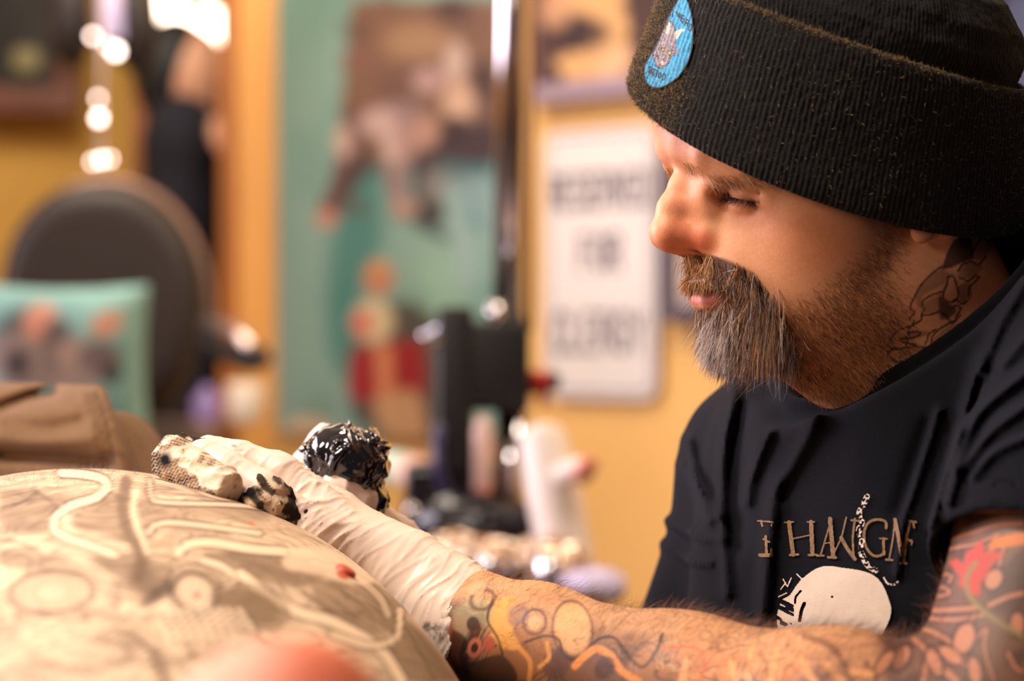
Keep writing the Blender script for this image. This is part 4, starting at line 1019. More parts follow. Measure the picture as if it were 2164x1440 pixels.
def client_paint():
    CN = normals_of(CV, CF)
    px = to_px(CV); skin = (240, 208, 174)
    p = Paint(px, skin); top = (CN[:, 2] > .0) & (CV[:, 1] > .86) & (CV[:, 1] < 1.75)
    T = Paint(px[top], skin); v = CV[top]; X = px[top]
    n1 = fbm(v*26, 3); n2 = fbm(v*70+4, 3); n3 = fbm(v*190, 2)
    g = (128, 100, 78); dk = (84, 62, 48); lt = (246, 216, 184)
    T.mix(.30*np.clip((n1-.40)/.2, 0, 1), g); T.mix(.30*np.clip((n2-.52)/.1, 0, 1), g)
    wv = np.stack([fbm(v*9+3, 2), fbm(v*9+9, 2), fbm(v*9+17, 2)], 1)-.5
    f = fbm(v*[15, 9, 15]+wv*4, 2)
    for lv in (.33, .38, .42, .46, .50, .54, .58, .63): T.mix(.42*np.clip(1-np.abs(f-lv)/.010, 0, 1), dk); T.mix(.35*np.clip(1-np.abs(f-lv-.022)/.010, 0, 1), lt)
    T.mix(.16*np.clip((n3-.5)/.08, 0, 1), dk)
    # shaded fields
    for l, a in [([(0, 1035), (80, 1040), (160, 1060), (110, 1080), (100, 1120), (60, 1130), (0, 1110)], .55), ([(150, 1085), (205, 1060), (250, 1040), (262, 1100), (270, 1150), (220, 1130), (160, 1120)], .55),
                 ([(320, 1020), (330, 1050), (350, 1062), (520, 1066), (560, 1100), (360, 1100), (305, 1130), (290, 1060)], .5), ([(430, 1165), (600, 1170), (700, 1200), (640, 1240), (560, 1230), (500, 1205), (440, 1190)], .6),
                 ([(200, 1180), (300, 1180), (360, 1200), (330, 1260), (280, 1240), (230, 1210)], .5), ([(0, 1160), (60, 1170), (150, 1180), (60, 1200), (0, 1195)], .5),
                 ([(650, 1220), (780, 1230), (850, 1290), (830, 1340), (760, 1330), (680, 1290)], .6), ([(840, 1300), (900, 1340), (950, 1410), (960, 1440), (850, 1440), (800, 1370), (835, 1352)], .7)]:
        T.poly(l, g, a, 14, True)
    T.mix(.55*np.clip((n3-.5)/.1, 0, 1)*np.clip(1.4-1.4*np.hypot((X[:, 0]-745)/110, (X[:, 1]-1280)/60), 0, 1), dk)
    T.line([(266, 1018), (261, 1073), (275, 1128), (298, 1174), (293, 1220)], 26, g, .8, 10); T.line([(285, 1040), (282, 1090), (300, 1140), (312, 1170)], 10, lt, .85, 4)
    band = lambda l, w, a=.95: T.band(l, w, lt, dk, 4, a, 4)
    band([(130, 1000), (175, 1003), (215, 1012), (226, 1030), (202, 1052), (151, 1069), (119, 1092), (115, 1119), (142, 1137), (183, 1151), (212, 1162), (240, 1172)], 17)
    band([(316, 1014), (321, 1050), (345, 1062), (500, 1068), (600, 1080)], 8, .8)
    band([(316, 1128), (330, 1110), (367, 1105), (458, 1115), (550, 1128)], 10, .85)
    band([(376, 1170), (399, 1151), (449, 1147), (527, 1160), (600, 1166)], 18)
    band([(431, 1185), (470, 1198), (498, 1224), (478, 1240)], 14)
    band([(509, 1214), (560, 1255), (634, 1295), (703, 1315), (800, 1370), (850, 1440)], 22)
    band([(846, 1290), (838, 1345), (785, 1365), (700, 1340)], 13)
    band([(660, 1190), (740, 1215), (800, 1260), (820, 1300)], 14, .6)
    T.poly([(610, 1160), (700, 1160), (790, 1225), (740, 1235), (680, 1215), (600, 1200)], lt, .7, 10, True)
    T.ell(110, 1252, 92, 48, -4, g, .55, .4); T.ell(110, 1252, 80, 38, -4, lt, .6, .3); T.ring(110, 1252, 62, 29, -4, (170, 130, 96), .10, .6); T.ring(110, 1252, 86, 44, -4, dk, .08, .7); T.ring(110, 1252, 42, 19, -4, (190, 150, 110), .2, .7)
    T.ell(415, 1252, 56, 46, 30, g, .6, .3); T.ell(412, 1254, 42, 34, 30, lt, .65, .35); T.ring(412, 1254, 48, 41, 30, dk, .10, .8); T.ell(415, 1258, 7, 7, 0, (140, 90, 60), .8, .5); T.ring(412, 1240, 60, 46, 25, dk, .07, .7)
    T.ell(335, 1255, 44, 15, -35, (96, 72, 56), .8, .6); T.ell(300, 1225, 30, 40, 0, g, .6, .8)
    T.ell(530, 1282, 76, 40, 18, (140, 112, 84), .85, .5); T.ring(530, 1282, 82, 45, 18, dk, .08, .5)
    # feathers and scales running down from the eyes
    for k_ in range(9):
        x0 = 330+k_*22; y0 = 1290+abs(k_-4)*2-k_*1
        T.line([(x0, y0), (x0+22, y0+32), (x0+34, y0+66)], 10, lt, .8, 4); T.line([(x0+12, y0+4), (x0+33, y0+34), (x0+44, y0+66)], 6, dk, .75, 4)
    for k_ in range(8):
        T.line([(190+k_*18, 1360+k_*2), (240+k_*14, 1330+k_*7), (300+k_*9, 1352+k_*12), (330+k_*4, 1420+k_*10)], 6, g, .6, 5)
    ce = np.sin(X[:, 0]*.20+X[:, 1]*.05)*np.sin(X[:, 1]*.21-X[:, 0]*.06+2*n2); dn = np.clip((X[:, 1]-1290)/50, 0, 1)*np.clip((360-X[:, 0])/120, 0, 1)
    T.mix(.45*dn*np.clip(ce/.4, 0, 1), g); T.mix(.35*dn*np.clip(-ce/.4, 0, 1), lt)
    for y in range(0, 5):
        T.line([(500+y*40, 1330+y*16), (560+y*40, 1352+y*16), (600+y*42, 1400+y*14)], 6, g, .6, 5)
    for l in [[(70, 1035), (110, 1062), (130, 1078)], [(0, 1075), (50, 1060), (80, 1040)], [(0, 1140), (50, 1150), (90, 1175)], [(640, 1250), (700, 1290), (760, 1300)], [(860, 1330), (900, 1400), (920, 1440)]]:
        T.line(l, 6, dk, .5, 5)
    # nipple, small mole
    T.ell(729, 1212, 17, 13, 0, (206, 98, 62), .95, .35); T.ell(532, 1107, 7, 4, 0, (206, 128, 78), .8, .6)
    sl = lin(skin); T.C = np.minimum(sl*(T.C/sl)**np.array([1.34, 1.32, 1.30]), sl*1.08)
    T.C *= (1+.06*(n3-.5))[:, None]
    p.C[top] = T.C
    hd = np.clip((.90-CV[:, 1])/.05, 0, 1); p.mix(hd, (232, 124, 92))  # orange-red of the shadow side painted over the head
    p.mix(hd*.8*np.clip((-CV[:, 0]-.063)/.02, 0, 1), (240, 186, 162))  # lit left side put into the colour as a paler tone
    return p.C
CCOL = client_paint()
skin2 = attr_mat('client_skin', rough=.55, sss=.10, bump=.3, bscale=700, spec=.35)
client = fast_mesh('person', CV, CF, skin2, colors=CCOL)
tag(client, 'client lying on the back with grey tattoos all over the bare chest', 'person')
clB = grid_bvh(CV, CF)
h = clB.ray_cast(Vector((0, 0, CAMZ)), Vector(P(729, 1211, 1))-Vector((0, 0, CAMZ)))
if h[0]:
    c = np.array(h[0]); a = np.linspace(0, 1, 9)
    v, f = lathe([(.0001, .0035)]+[(.0045*math.sin(t*1.57), .0035*math.cos(t*1.57)**.6) for t in a[1:]]+[(.0062, -.0012)], 24)
    R = np.array(h[1].to_track_quat('Z', 'Y').to_matrix()); v = v*[1.25, 1.25, 1]@R.T+c
    fast_mesh('nipple', v, f, pm('nipple', (196, 84, 52), rough=.5, noise=.1, nscale=300), client)['label'] = 'reddish nipple'
# ---- trousers beyond the chest
def trous_sdf(W):
    A0 = P(-330, 950, 1.80); A1 = P(150, 948, 1.70); ax = (A1-A0)/np.linalg.norm(A1-A0)
    d = s_cap(W, A0, A1+ax*.06, .052, .0435)
    px = to_px(W)
    end = (px[:, 0]-(226+.36*(px[:, 1]-830)))*K*1.7
    d = smax(d, end, .006)
    d2 = s_chain(W, [P(120, 985, 1.74), P(245, 985, 1.73), P(330, 1030, 1.70)], [.043, .036, .014], .01)
    d = smin(d, d2, .003)
    d = smin(d, s_cap(W, P(-150, 900, 1.86), P(15, 880, 1.82), .040, .026), .010)
    for s in (1, -1):
        d = smin(d, s_cap(W, CC+cf*.40+cl*.09*s-cu*.04, CC+cf*.95+cl*.11*s-cu*.05, .108, .085), .03)
    m = np.abs(d) < .02
    if m.any():
        q = px[m]; e = 0
        for l, b, c in [([(0, 862), (60, 840), (110, 830)], -.009, 12), ([(205, 832), (225, 900), (240, 985)], -.0022, 5), ([(172, 832), (195, 900), (212, 985)], .0012, 8), ([(0, 962), (120, 968), (225, 978)], -.014, 15), ([(0, 925), (90, 935), (190, 925)], .004, 16), ([(20, 890), (100, 905), (170, 890)], -.003, 12),
                        ([(262, 880), (300, 930), (330, 985)], .003, 8), ([(0, 900), (90, 880), (150, 870)], .002, 20)]:
            r = dist_poly(q, catmull(l, 5), c*3); e = e+b*np.exp(-(r/c)**2)
        d[m] -= e+.003*(fbm(W[m]*25, 2)-.5)
    return d
TV, TF = sparse_mesh(trous_sdf, (-.75, 1.45, CAMZ-.45), (-.10, 2.45, CAMZ+.04), .0028, key='trousers')
tp = Paint(to_px(TV), (126, 96, 68)); tp.C *= (1+.18*(fbm(TV*60, 3)-.5)+.25*(fbm(TV*400, 2)-.5))[:, None]
tp.line([(205, 832), (225, 900), (243, 985)], 5, (66, 44, 32), .8, 3)
for y in range(838, 980, 11):
    x = 205+(y-832)*.25
    tp.line([(x-30, y), (x-12, y-1)], 3.4, (84, 58, 42), .7, 2, False); tp.line([(x+8, y), (x+22, y-1)], 3.4, (84, 58, 42), .7, 2, False)
tr_mat = attr_mat('brown_denim', rough=.9, bump=.7, bscale=900, spec=.15, sheen=.1)
tr = fast_mesh('trousers', TV, TF, tr_mat, client, colors=tp.C); tr['label'] = 'brown denim trousers with double-stitched hem'
# belly hair along the ridge
i = np.nonzero((np.abs(to_px(CV)[:, 1]-1010) < 26) & (to_px(CV)[:, 0] > -40) & (to_px(CV)[:, 0] < 330))[0]; n = 500; i = rng.choice(i, n)
hairs('body_hair', CV[i], np.array([0, 0, 1.0])+rng.normal(size=(n, 3))*.5, rng.uniform(.003, .009, n), rng.uniform(0, .6, n), np.full(n, .00006), palette(n, [(120, 84, 56), (60, 40, 30)], [1, 1]), hair_mat, client, seg=4)

# ---- treatment table
tb = empty('treatment_table', (-.36, 1.45, 0), 'padded black treatment table under the lying client', 'table')
v, f = box((-.36, 1.45, CAMZ-.445), (.62, 2.1, .08), euler(0, 0, .241), .02)
pad = fast_mesh('cushion', v, f, pm('black_vinyl', (24, 22, 22), rough=.4), tb)
v, f = box((-.36, 1.45, CAMZ-.50), (.56, 2.0, .03), euler(0, 0, .241), .004); met = pm('grey_steel', (120, 118, 116), rough=.35, metal=.9)
fast_mesh('frame', v, f, met, tb)
Rz = euler(0, 0, .241)
for sx in (-1, 1):
    for sy in (-1, 1):
        c = np.array([-.36, 1.45, 0])+Rz@np.array([sx*.24, sy*.9, 0]); v, f = tube([c+[0, 0, 0], c+[0, 0, CAMZ-.515]], .02, 12); fast_mesh('leg', v, f, met, tb)

# ------------------------------------------------------------ the room
floor_mat = pm('floor_vinyl', (92, 76, 62), rough=.5, noise=.15, nscale=3)
wall_mat = pm('amber_wall_paint', (236, 184, 108), rough=.75, noise=.05, nscale=3)
def struct(name, V, F, mat, parent=None, smooth=False):
    o = fast_mesh(name, V, F, mat, parent, smooth=smooth)
    if parent is None: o['kind'] = 'structure'
    return o
v, f = box((0, 3.2, -.05), (7, 9, .1)); struct('floor', v, f, floor_mat)
v, f = box((0, 3.2, 3.05), (7, 9, .1)); struct('ceiling', v, f, pm('ceiling_white', (225, 215, 200), rough=.9))
TH = math.radians(46); SC0 = P(1283, 565, 4.35)               # centre of the sign on the back wall
wd = np.array([math.cos(TH), -math.sin(TH), 0.]); wn = np.array([-math.sin(TH), -math.cos(TH), 0.])
WR3 = np.stack([wd, -wn, [0, 0, 1]], 1)
def on_wall(px, py, off=0.0):
    """point of the back wall seen at a photo pixel, off metres in front of it"""
    r = P(px, py, 1.0)-[0, 0, CAMZ]; b0 = SC0+wn*(off-.012)
    t = ((b0-[0, 0, CAMZ])@wn)/(r@wn); return np.array([0, 0, CAMZ])+r*t
def wc(W): return (W-SC0)@wd
tL = wc(on_wall(560, 700)); tR = 2.1
c = SC0-wn*.062+wd*(tL+tR)/2; c[2] = 1.5
v, f = box(c, (tR-tL, .1, 3.0), WR3); struct('wall_back', v, f, wall_mat)
# doorway trim at the left end, the further room behind it
jl = on_wall(527, 700, .02)
jm = pm('varnished_wood', (226, 162, 88), rough=.4, noise=.12, nscale=5, stretch=(8, 8, .5)); jm2 = pm('darker_wood', (176, 108, 52), rough=.45, noise=.15, nscale=5, stretch=(8, 8, .5))
d_ = jl[1]; x_a = (505-1082)*K*d_; x_b = (592-1082)*K*d_; x_c = (466-1082)*K*d_
v, f = box(((x_a+x_b)/2, d_+.02, 1.5), (x_b-x_a, .10, 3.0), None, .006); struct('trim_1', v, f, jm)
v, f = box(((x_c+x_a)/2, d_+.05, 1.5), (x_a-x_c+.002, .12, 3.0), None, .006); struct('trim_2', v, f, jm2)
x_d = (330-1082)*K*5.9; x_e = (284-1082)*K*5.9
v, f = box(((x_d+x_e)/2, 5.9, 1.5), (x_d-x_e, .12, 3.0), None, .006); struct('trim_3', v, f, pm('brown_wood', (150, 92, 52), rough=.5, noise=.15, nscale=5, stretch=(8, 8, .5)))
yellow = pm('yellow_wall_paint', (240, 190, 96), rough=.8, noise=.05, nscale=2)
v, f = box((-2.2, 6.3, 1.5), (3.0, .1, 3.0)); struct('wall_far', v, f, yellow)
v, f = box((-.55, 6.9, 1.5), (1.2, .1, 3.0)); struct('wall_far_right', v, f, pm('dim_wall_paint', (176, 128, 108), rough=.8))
v, f = box((-3.45, 3.2, 1.5), (.1, 9, 3.0)); struct('wall_left', v, f, wall_mat)
v, f = box((3.45, 3.2, 1.5), (.1, 9, 3.0)); struct('wall_right', v, f, wall_mat)

# ---- parking sign
def plate(t0, t1, z0, z1, rad, n=8):
    pts = []
    for cx, cz, a0 in [(t1-rad, z1-rad, 0), (t0+rad, z1-rad, 90), (t0+rad, z0+rad, 180), (t1-rad, z0+rad, 270)]:
        for k_ in range(n+1):
            a = math.radians(a0+90*k_/n); pts.append((cx+rad*math.cos(a), cz+rad*math.sin(a)))
    return pts
def prism(pts, o0, o1, org=SC0):
    n = len(pts); V = [org+wd*x+np.array([0, 0, z])+wn*o0 for x, z in pts]+[org+wd*x+np.array([0, 0, z])+wn*o1 for x, z in pts]
    F = [list(range(n))[::-1], list(range(n, 2*n))]+[[i, (i+1) % n, n+(i+1) % n, n+i] for i in range(n)]
    return np.array(V), F
sign = empty('parking_sign', SC0, 'white metal parking sign reading RESERVED FOR CLERGY on the amber wall', 'sign')
A = on_wall(1163, 560); B = on_wall(1402, 560); s0, s1 = wc(A), wc(B); ztop = on_wall(1283, 272)[2]-SC0[2]; zb = on_wall(1283, 842)[2]-SC0[2]
v, f = prism(plate(s0, s1, zb, ztop, .030), .002, .005); fast_mesh('plate', v, f, pm('sign_white', (222, 212, 206), rough=.4), sign, smooth=False)
v1, f1 = prism(plate(s0+.010, s1-.010, zb+.010, ztop-.010, .024), .0050, .0058)
inner = plate(s0+.016, s1-.016, zb+.016, ztop-.016, .020); outer = plate(s0+.011, s1-.011, zb+.011, ztop-.011, .024); n = len(inner)
V_ = [SC0+wd*x+np.array([0, 0, z])+wn*.0056 for x, z in outer]+[SC0+wd*x+np.array([0, 0, z])+wn*.0056 for x, z in inner]
blue = pm('sign_blue_grey', (120, 112, 134), rough=.4)
fast_mesh('border', np.array(V_), [[i, (i+1) % n, n+(i+1) % n, n+i] for i in range(n)], blue, sign, smooth=False)
FONT = {'R': [[(0, 0), (0, 1), (.7, 1), (.9, .78), (.7, .52), (0, .52)], [(.45, .52), (.95, 0)]], 'E': [[(.85, 1), (0, 1), (0, 0), (.85, 0)], [(0, .52), (.7, .52)]], 'S': [[(.9, .85), (.7, 1), (.2, 1), (0, .78), (.15, .56), (.75, .44), (.9, .22), (.7, 0), (.2, 0), (0, .15)]],
        'V': [[(0, 1), (.45, 0), (.9, 1)]], 'D': [[(0, 0), (0, 1), (.55, 1), (.9, .7), (.9, .3), (.55, 0), (0, 0)]], 'F': [[(.85, 1), (0, 1), (0, 0)], [(0, .52), (.7, .52)]], 'O': [[(.45, 0), (.1, .15), (0, .5), (.1, .85), (.45, 1), (.8, .85), (.9, .5), (.8, .15), (.45, 0)]],
        'C': [[(.9, .8), (.7, 1), (.25, 1), (0, .7), (0, .3), (.25, 0), (.7, 0), (.9, .2)]], 'L': [[(0, 1), (0, 0), (.8, 0)]], 'G': [[(.9, .8), (.7, 1), (.25, 1), (0, .7), (0, .3), (.25, 0), (.7, 0), (.9, .2), (.9, .45), (.55, .45)]], 'Y': [[(0, 1), (.45, .5), (.9, 1)], [(.45, .5), (.45, 0)]]}
def word(txt, t0, t1, z0, z1, sw, off):
    n = len(txt); w = (t1-t0)/n; parts = []
    for i, ch in enumerate(txt):
        for st in FONT[ch]:
            for a, b in zip(st[:-1], st[1:]):
                a = np.array([t0+i*w+a[0]*w*.78, z0+a[1]*(z1-z0)]); b = np.array([t0+i*w+b[0]*w*.78, z0+b[1]*(z1-z0)])
                d = (b-a)/np.linalg.norm(b-a); nn = np.array([-d[1], d[0]])*sw/2; a = a-d*sw/2; b = b+d*sw/2
                parts.append(prism([tuple(a+nn), tuple(b+nn), tuple(b-nn), tuple(a-nn)], off, off+.0006))
    return merge(parts)
ink_s = pm('sign_letters', (92, 76, 92), rough=.5)
for w_, (ya, yb), (fa, fb) in [('RESERVED', (368, 438), (.08, .97)), ('FOR', (498, 572), (.34, .72)), ('CLERGY', (662, 742), (.1, .92))]:
    v, f = word(w_, s0+(s1-s0)*fa, s0+(s1-s0)*fb, on_wall(1283, yb)[2]-SC0[2], on_wall(1283, ya)[2]-SC0[2], .0085, .0052)
    fast_mesh('lettering', v, f, ink_s, sign, smooth=False)

# ---- pictures on the wall
def wall_rect(px0, py0, px1, py1, off):
    a = on_wall(px0, (py0+py1)/2, off); b = on_wall(px1, (py0+py1)/2, off); m = on_wall((px0+px1)/2, py0, off)[2], on_wall((px0+px1)/2, py1, off)[2]
    return wc(a), wc(b), m[1]-SC0[2], m[0]-SC0[2]
def flat_art(name, px0, py0, px1, py1, off, res, fn, parent, mat):
    t0, t1, z0, z1 = wall_rect(px0, py0, px1, py1, off)
    nx = int((t1-t0)/res)+2; nz = int((z1-z0)/res)+2
    tt_, zz_ = np.meshgrid(np.linspace(t0, t1, nx), np.linspace(z0, z1, nz), indexing='ij')
    W = SC0+tt_.ravel()[:, None]*wd+zz_.ravel()[:, None]*[0, 0, 1]+wn*off
    I, J = np.meshgrid(np.arange(nx-1), np.arange(nz-1), indexing='ij'); F = np.stack([I*nz+J, (I+1)*nz+J, (I+1)*nz+J+1, I*nz+J+1], -1).reshape(-1, 4)
    return fast_mesh(name, W, F, mat, parent, smooth=False, colors=fn(to_px(W)))
paper_art = attr_mat('printed_paper', rough=.55, spec=.3)
def mural(X):
    p = Paint(X, (126, 156, 146)); n = fbm(np.c_[X*.006, X[:, 0]*0], 2)
    p.mix(.5*np.clip((n-.5)*4, 0, 1), (88, 130, 118)); p.mix(.7*np.clip(1-np.abs(X[:, 0]-870-.1*X[:, 1])/90, 0, 1)*np.clip((X[:, 1]-480)/100, 0, 1), (150, 186, 160))
    p.poly([(715, 420), (800, 330), (810, 500), (770, 620), (760, 800), (700, 760), (690, 600)], (44, 110, 104), .75, 40, True); p.poly([(930, 330), (1040, 330), (1040, 500), (980, 470)], (30, 104, 112), .9, 25)
    p.poly([(925, 370), (960, 480), (965, 600), (1000, 600), (1000, 460), (1040, 520), (1040, 380)], (150, 170, 168), .6, 14, True)
    br = (116, 86, 70)
    p.poly([(745, 0), (1060, 0), (1060, 330), (1000, 330), (900, 320), (820, 350), (740, 330), (720, 230), (735, 110)], br, 1, 14)
    p.mix(.5*np.clip((fbm(np.c_[X*.016, X[:, 0]*0+9], 3)-.5)*6, 0, 1)*(X[:, 1] < 470)*(X[:, 0] > 720), (88, 62, 58))
    p.poly([(720, 250), (760, 250), (765, 320), (740, 400), (720, 450), (690, 480), (672, 450), (700, 380), (712, 300)], (104, 78, 76), 1, 10, True)
    p.poly([(800, 220), (880, 220), (890, 320), (860, 360), (860, 450), (830, 450), (812, 340)], (134, 108, 106), 1, 12, True)
    p.poly([(740, 330), (800, 330), (800, 350), (720, 430), (700, 440)], (66, 46, 48), .8, 12); p.poly([(870, 300), (1040, 260), (1040, 345), (930, 345), (940, 460), (890, 470), (868, 380)], (58, 44, 48), .95, 12, True)
    p.ell(915, 395, 26, 36, 0, (120, 116, 112), .9, .4); p.ell(900, 480, 60, 12, 30, (54, 62, 64), .8, .4)
    for x, y, rx, ry, c in [(725, 300, 18, 36, (190, 160, 146)), (690, 462, 22, 20, (190, 130, 108)), (830, 310, 22, 34, (190, 164, 152)), (857, 440, 26, 20, (170, 134, 118)), (960, 130, 26, 46, (184, 158, 146)), (970, 215, 34, 40, (196, 160, 136)), (800, 260, 40, 30, (186, 156, 150)),
                            (905, 170, 34, 26, (172, 138, 134)), (860, 300, 26, 40, (160, 124, 116)), (955, 20, 40, 30, (74, 54, 50)), (1020, 170, 20, 44, (50, 38, 40)), (760, 130, 40, 30, (120, 86, 74)), (880, 90, 70, 40, (150, 116, 88)), (900, 280, 26, 36, (170, 130, 112)), (960, 265, 26, 20, (40, 30, 34))]:
        p.ell(x, y, rx, ry, 0, c, .9, .6)
    # standing figure in red at the bottom
    p.poly([(760, 660), (870, 640), (930, 700), (950, 860), (900, 930), (760, 900), (740, 800)], (74, 62, 58), .9, 20, True)
    p.poly([(745, 740), (880, 720), (900, 800), (880, 845), (750, 845), (738, 790)], (150, 40, 46), 1, 12, True)
    p.poly([(792, 730), (828, 730), (832, 850), (800, 850)], (206, 130, 94), 1, 10); p.poly([(790, 840), (880, 830), (900, 930), (860, 950), (800, 900)], (196, 150, 112), .95, 16, True)
    p.ell(788, 680, 44, 46, 0, (206, 184, 148), 1, .4); p.ell(766, 684, 22, 24, 0, (204, 84, 78), .9, .5); p.ell(800, 590, 32, 32, 0, (186, 122, 88), 1, .5); p.ell(800, 560, 24, 12, 0, (196, 150, 90), .8, .5)
    p.ell(650, 912, 50, 30, 0, (220, 190, 160), .9, .5)
    return p.C
mu = flat_art('poster', 594, -60, 1112, 925, .004, .006, mural, None, paper_art)
tag(mu, 'large teal poster of a shaggy brown beast above a small figure in red', 'poster')
pf = empty('picture_frame', on_wall(1280, 60), 'framed brown and cream picture above the parking sign', 'picture', 'framed pictures on the amber wall')
def brown_art(X):
    p = Paint(X, (206, 158, 104)); n = fbm(np.c_[X*.014, X[:, 0]*0], 3); p.mix(np.clip((n-.46)*12, 0, 1), (70, 44, 38)); p.ell(1300, 130, 46, 26, -30, (216, 170, 130), .9, .5); p.ell(1230, 70, 60, 34, 0, (52, 34, 32), .9, .5); p.ell(1370, 20, 60, 26, 20, (64, 40, 34), .9, .5); p.ell(1170, 20, 40, 40, 0, (190, 140, 106), .8, .5)
    return p.C
t0, t1, z0, z1 = wall_rect(1128, -160, 1560, 200, .02)
fast_mesh('backing', *prism([(t0, z0), (t1, z0), (t1, z1), (t0, z1)], .000, .012), pm('board', (120, 90, 70), rough=.8), pf, smooth=False)
flat_art('picture', 1150, -140, 1540, 172, .013, .006, brown_art, pf, paper_art)
for (a, b, c_, d2_) in [(t0, t1, z0, z0+.035), (t0, t1, z1-.03, z1), (t0, t0+.02, z0, z1), (t1-.02, t1, z0, z1)]:
    fast_mesh('rail', *prism([(a, c_), (b, c_), (b, d2_), (a, d2_)], .012, .026), pm('lilac_frame', (150, 128, 140), rough=.35), pf, smooth=False)
def pic(px0, py0, px1, py1, fcol, acol, label, name='picture_frame', grp='framed pictures on the amber wall'):
    t0, t1, z0, z1 = wall_rect(px0, py0, px1, py1, .01); b = (t1-t0)*.12
    e = empty(name, SC0+wd*(t0+t1)/2+np.array([0, 0, z0]), label, 'picture', grp)
    m = pm('frame_paint', fcol, rough=.4)
    ou = [(t0, z0), (t1, z0), (t1, z1), (t0, z1)]; inn = [(t0+b, z0+b), (t1-b, z0+b), (t1-b, z1-b), (t0+b, z1-b)]
    for k_ in range(4):
        j = (k_+1) % 4; fast_mesh('rail', *prism([ou[k_], ou[j], inn[j], inn[k_]], .000, .02), m, e, smooth=False)
    fast_mesh('picture', *prism(inn, .002, .008), pm('art_paper', acol, rough=.6, noise=.5, nscale=14), e, smooth=False)
pic(1410, 325, 1640, 680, (66, 50, 60), (196, 176, 164), 'dark framed print right of the parking sign, half hidden by the face')
pic(2090, -60, 2330, 260, (30, 28, 44), (48, 52, 84), 'dark framed print behind the back of the beanie')
pic(2120, 300, 2300, 520, (70, 64, 100), (170, 160, 190), 'lilac framed print low behind the back of the neck')

# ------------------------------------------------------------ lamp stand with clamp
chrome = pm('chrome', (220, 216, 222), rough=.12, metal=1.0); black = pm('black_plastic', (20, 19, 21), rough=.4); blackg = pm('gloss_black', (20, 18, 26), rough=.2)
DP = 3.0
st = empty('pole_stand', (P(1072, 0, DP)[0], DP, 0), 'chrome pole stand with a black clamp in front of the poster', 'stand')
def pole(name, x0, y0, x1, y1, rpx, d, mat, par):
    v, f = tube([P(x0, y0, d), P((x0+x1)/2, (y0+y1)/2, d), P(x1, y1, d)], rpx*K*d, 24); return fast_mesh(name, v, f, mat, par)
pole('pole', 1098, -900, 1076, 700, 36, DP, chrome, st)
pole('pole_brown_side', 1124, -900, 1112, 700, 16, DP+.05, pm('reflection_brown', (150, 112, 84), rough=.5, metal=.3), st)  # brown half of the pole's reflection, put in as a second tube
pole('lower_pole', 1082, 860, 1078, 1180, 34, DP, chrome, st)
v, f = box(P(1036, 774, DP-.01), (168*K*DP, .10, 186*K*DP), None, .008); fast_mesh('clamp', v, f, black, st)
v, f = tube([P(1046, 640, DP-.05), P(1046, 690, DP-.05)], 17*K*DP, 16); fast_mesh('clamp_bolt', v, f, chrome, st)
v, f = box(P(963, 825, DP-.02), (76*K*DP, .09, 350*K*DP), None, .008); fast_mesh('bar', v, f, black, st)
v, f = tube([P(928, 700, DP-.03), P(905, 705, DP-.04)], 12*K*DP, 12); fast_mesh('knob', v, f, chrome, st)
v, f = tube([P(912, 725, DP-.05), P(915, 712, DP-.055), P(918, 700, DP-.05)], [20*K*DP, 27*K*DP, 18*K*DP], 18); fast_mesh('knob', v, f, chrome, st)
v, f = tube([P(1118, 810, DP), P(1150, 808, DP), P(1162, 808, DP)], [26*K*DP, 24*K*DP, 22*K*DP], 18); kn = fast_mesh('lever', v, f, pm('red_plastic', (206, 36, 34), rough=.35), st); kn['label'] = 'red lever knob'
v, f = tube([P(1160, 806, DP-.01), P(1182, 812, DP-.01)], [22*K*DP, 18*K*DP], 18); fast_mesh('cap', v, f, black, kn)
v, f = tube([P(1145, 820, DP), P(1152, 862, DP)], [13*K*DP, 8*K*DP], 14); fast_mesh('lever_tip', v, f, pm('red_plastic_b', (206, 36, 34), rough=.35), kn)
v, f = tube(catmull([P(930, 900, DP-.06), P(925, 980, DP-.08), P(950, 1060, DP-.07), P(990, 1140, DP-.04), P(1000, 1300, DP)], 6), 14*K*DP, 12); fast_mesh('cable', v, f, pm('blue_black_rubber', (46, 42, 78), rough=.3), st)
v, f = tube([P(1076, 1180, DP), np.array([P(1076, 0, DP)[0], DP, .04])], .02, 20); fast_mesh('column', v, f, chrome, st)
for k_ in range(5):
    a = k_*2*math.pi/5; b0 = np.array([P(1076, 0, DP)[0], DP, .06]); v, f = tube([b0, b0+[.13*math.cos(a), .13*math.sin(a), -.03]], [.02, .014], 12); fast_mesh('foot', v, f, chrome, st)
v, f = box(P(958, 1060, DP+.03), (.12, .12, .10), None, .012); fast_mesh('housing', v, f, blackg, st)

# ---- workstation cart with its clutter
ct = empty('cart', (P(1030, 0, 2.75)[0], 2.85, 0), 'dark work cart beside the pole stand, its top cluttered', 'cart')
ctop = P(1040, 1225, 2.75); brown = pm('dark_laminate', (52, 38, 34), rough=.4)
v, f = box((ctop[0], 2.72, ctop[2]-.012), (.24, .30, .024), None, .006); fast_mesh('top', v, f, brown, ct)
v, f = box((ctop[0], 2.72, (ctop[2]-.024+.08)/2), (.22, .28, ctop[2]-.024-.08), None, .006); fast_mesh('body', v, f, brown, ct)
for k_ in range(3):
    v, f = box((ctop[0], 2.575, .20+k_*.24), (.20, .014, .21), None, .004); dr_ = fast_mesh('drawer', v, f, pm('drawer_front', (64, 48, 42), rough=.4), ct)
    v, f = tube([(ctop[0]-.04, 2.560, .24+k_*.24), (ctop[0]+.04, 2.560, .24+k_*.24)], .006, 8); fast_mesh('handle', v, f, chrome, dr_)
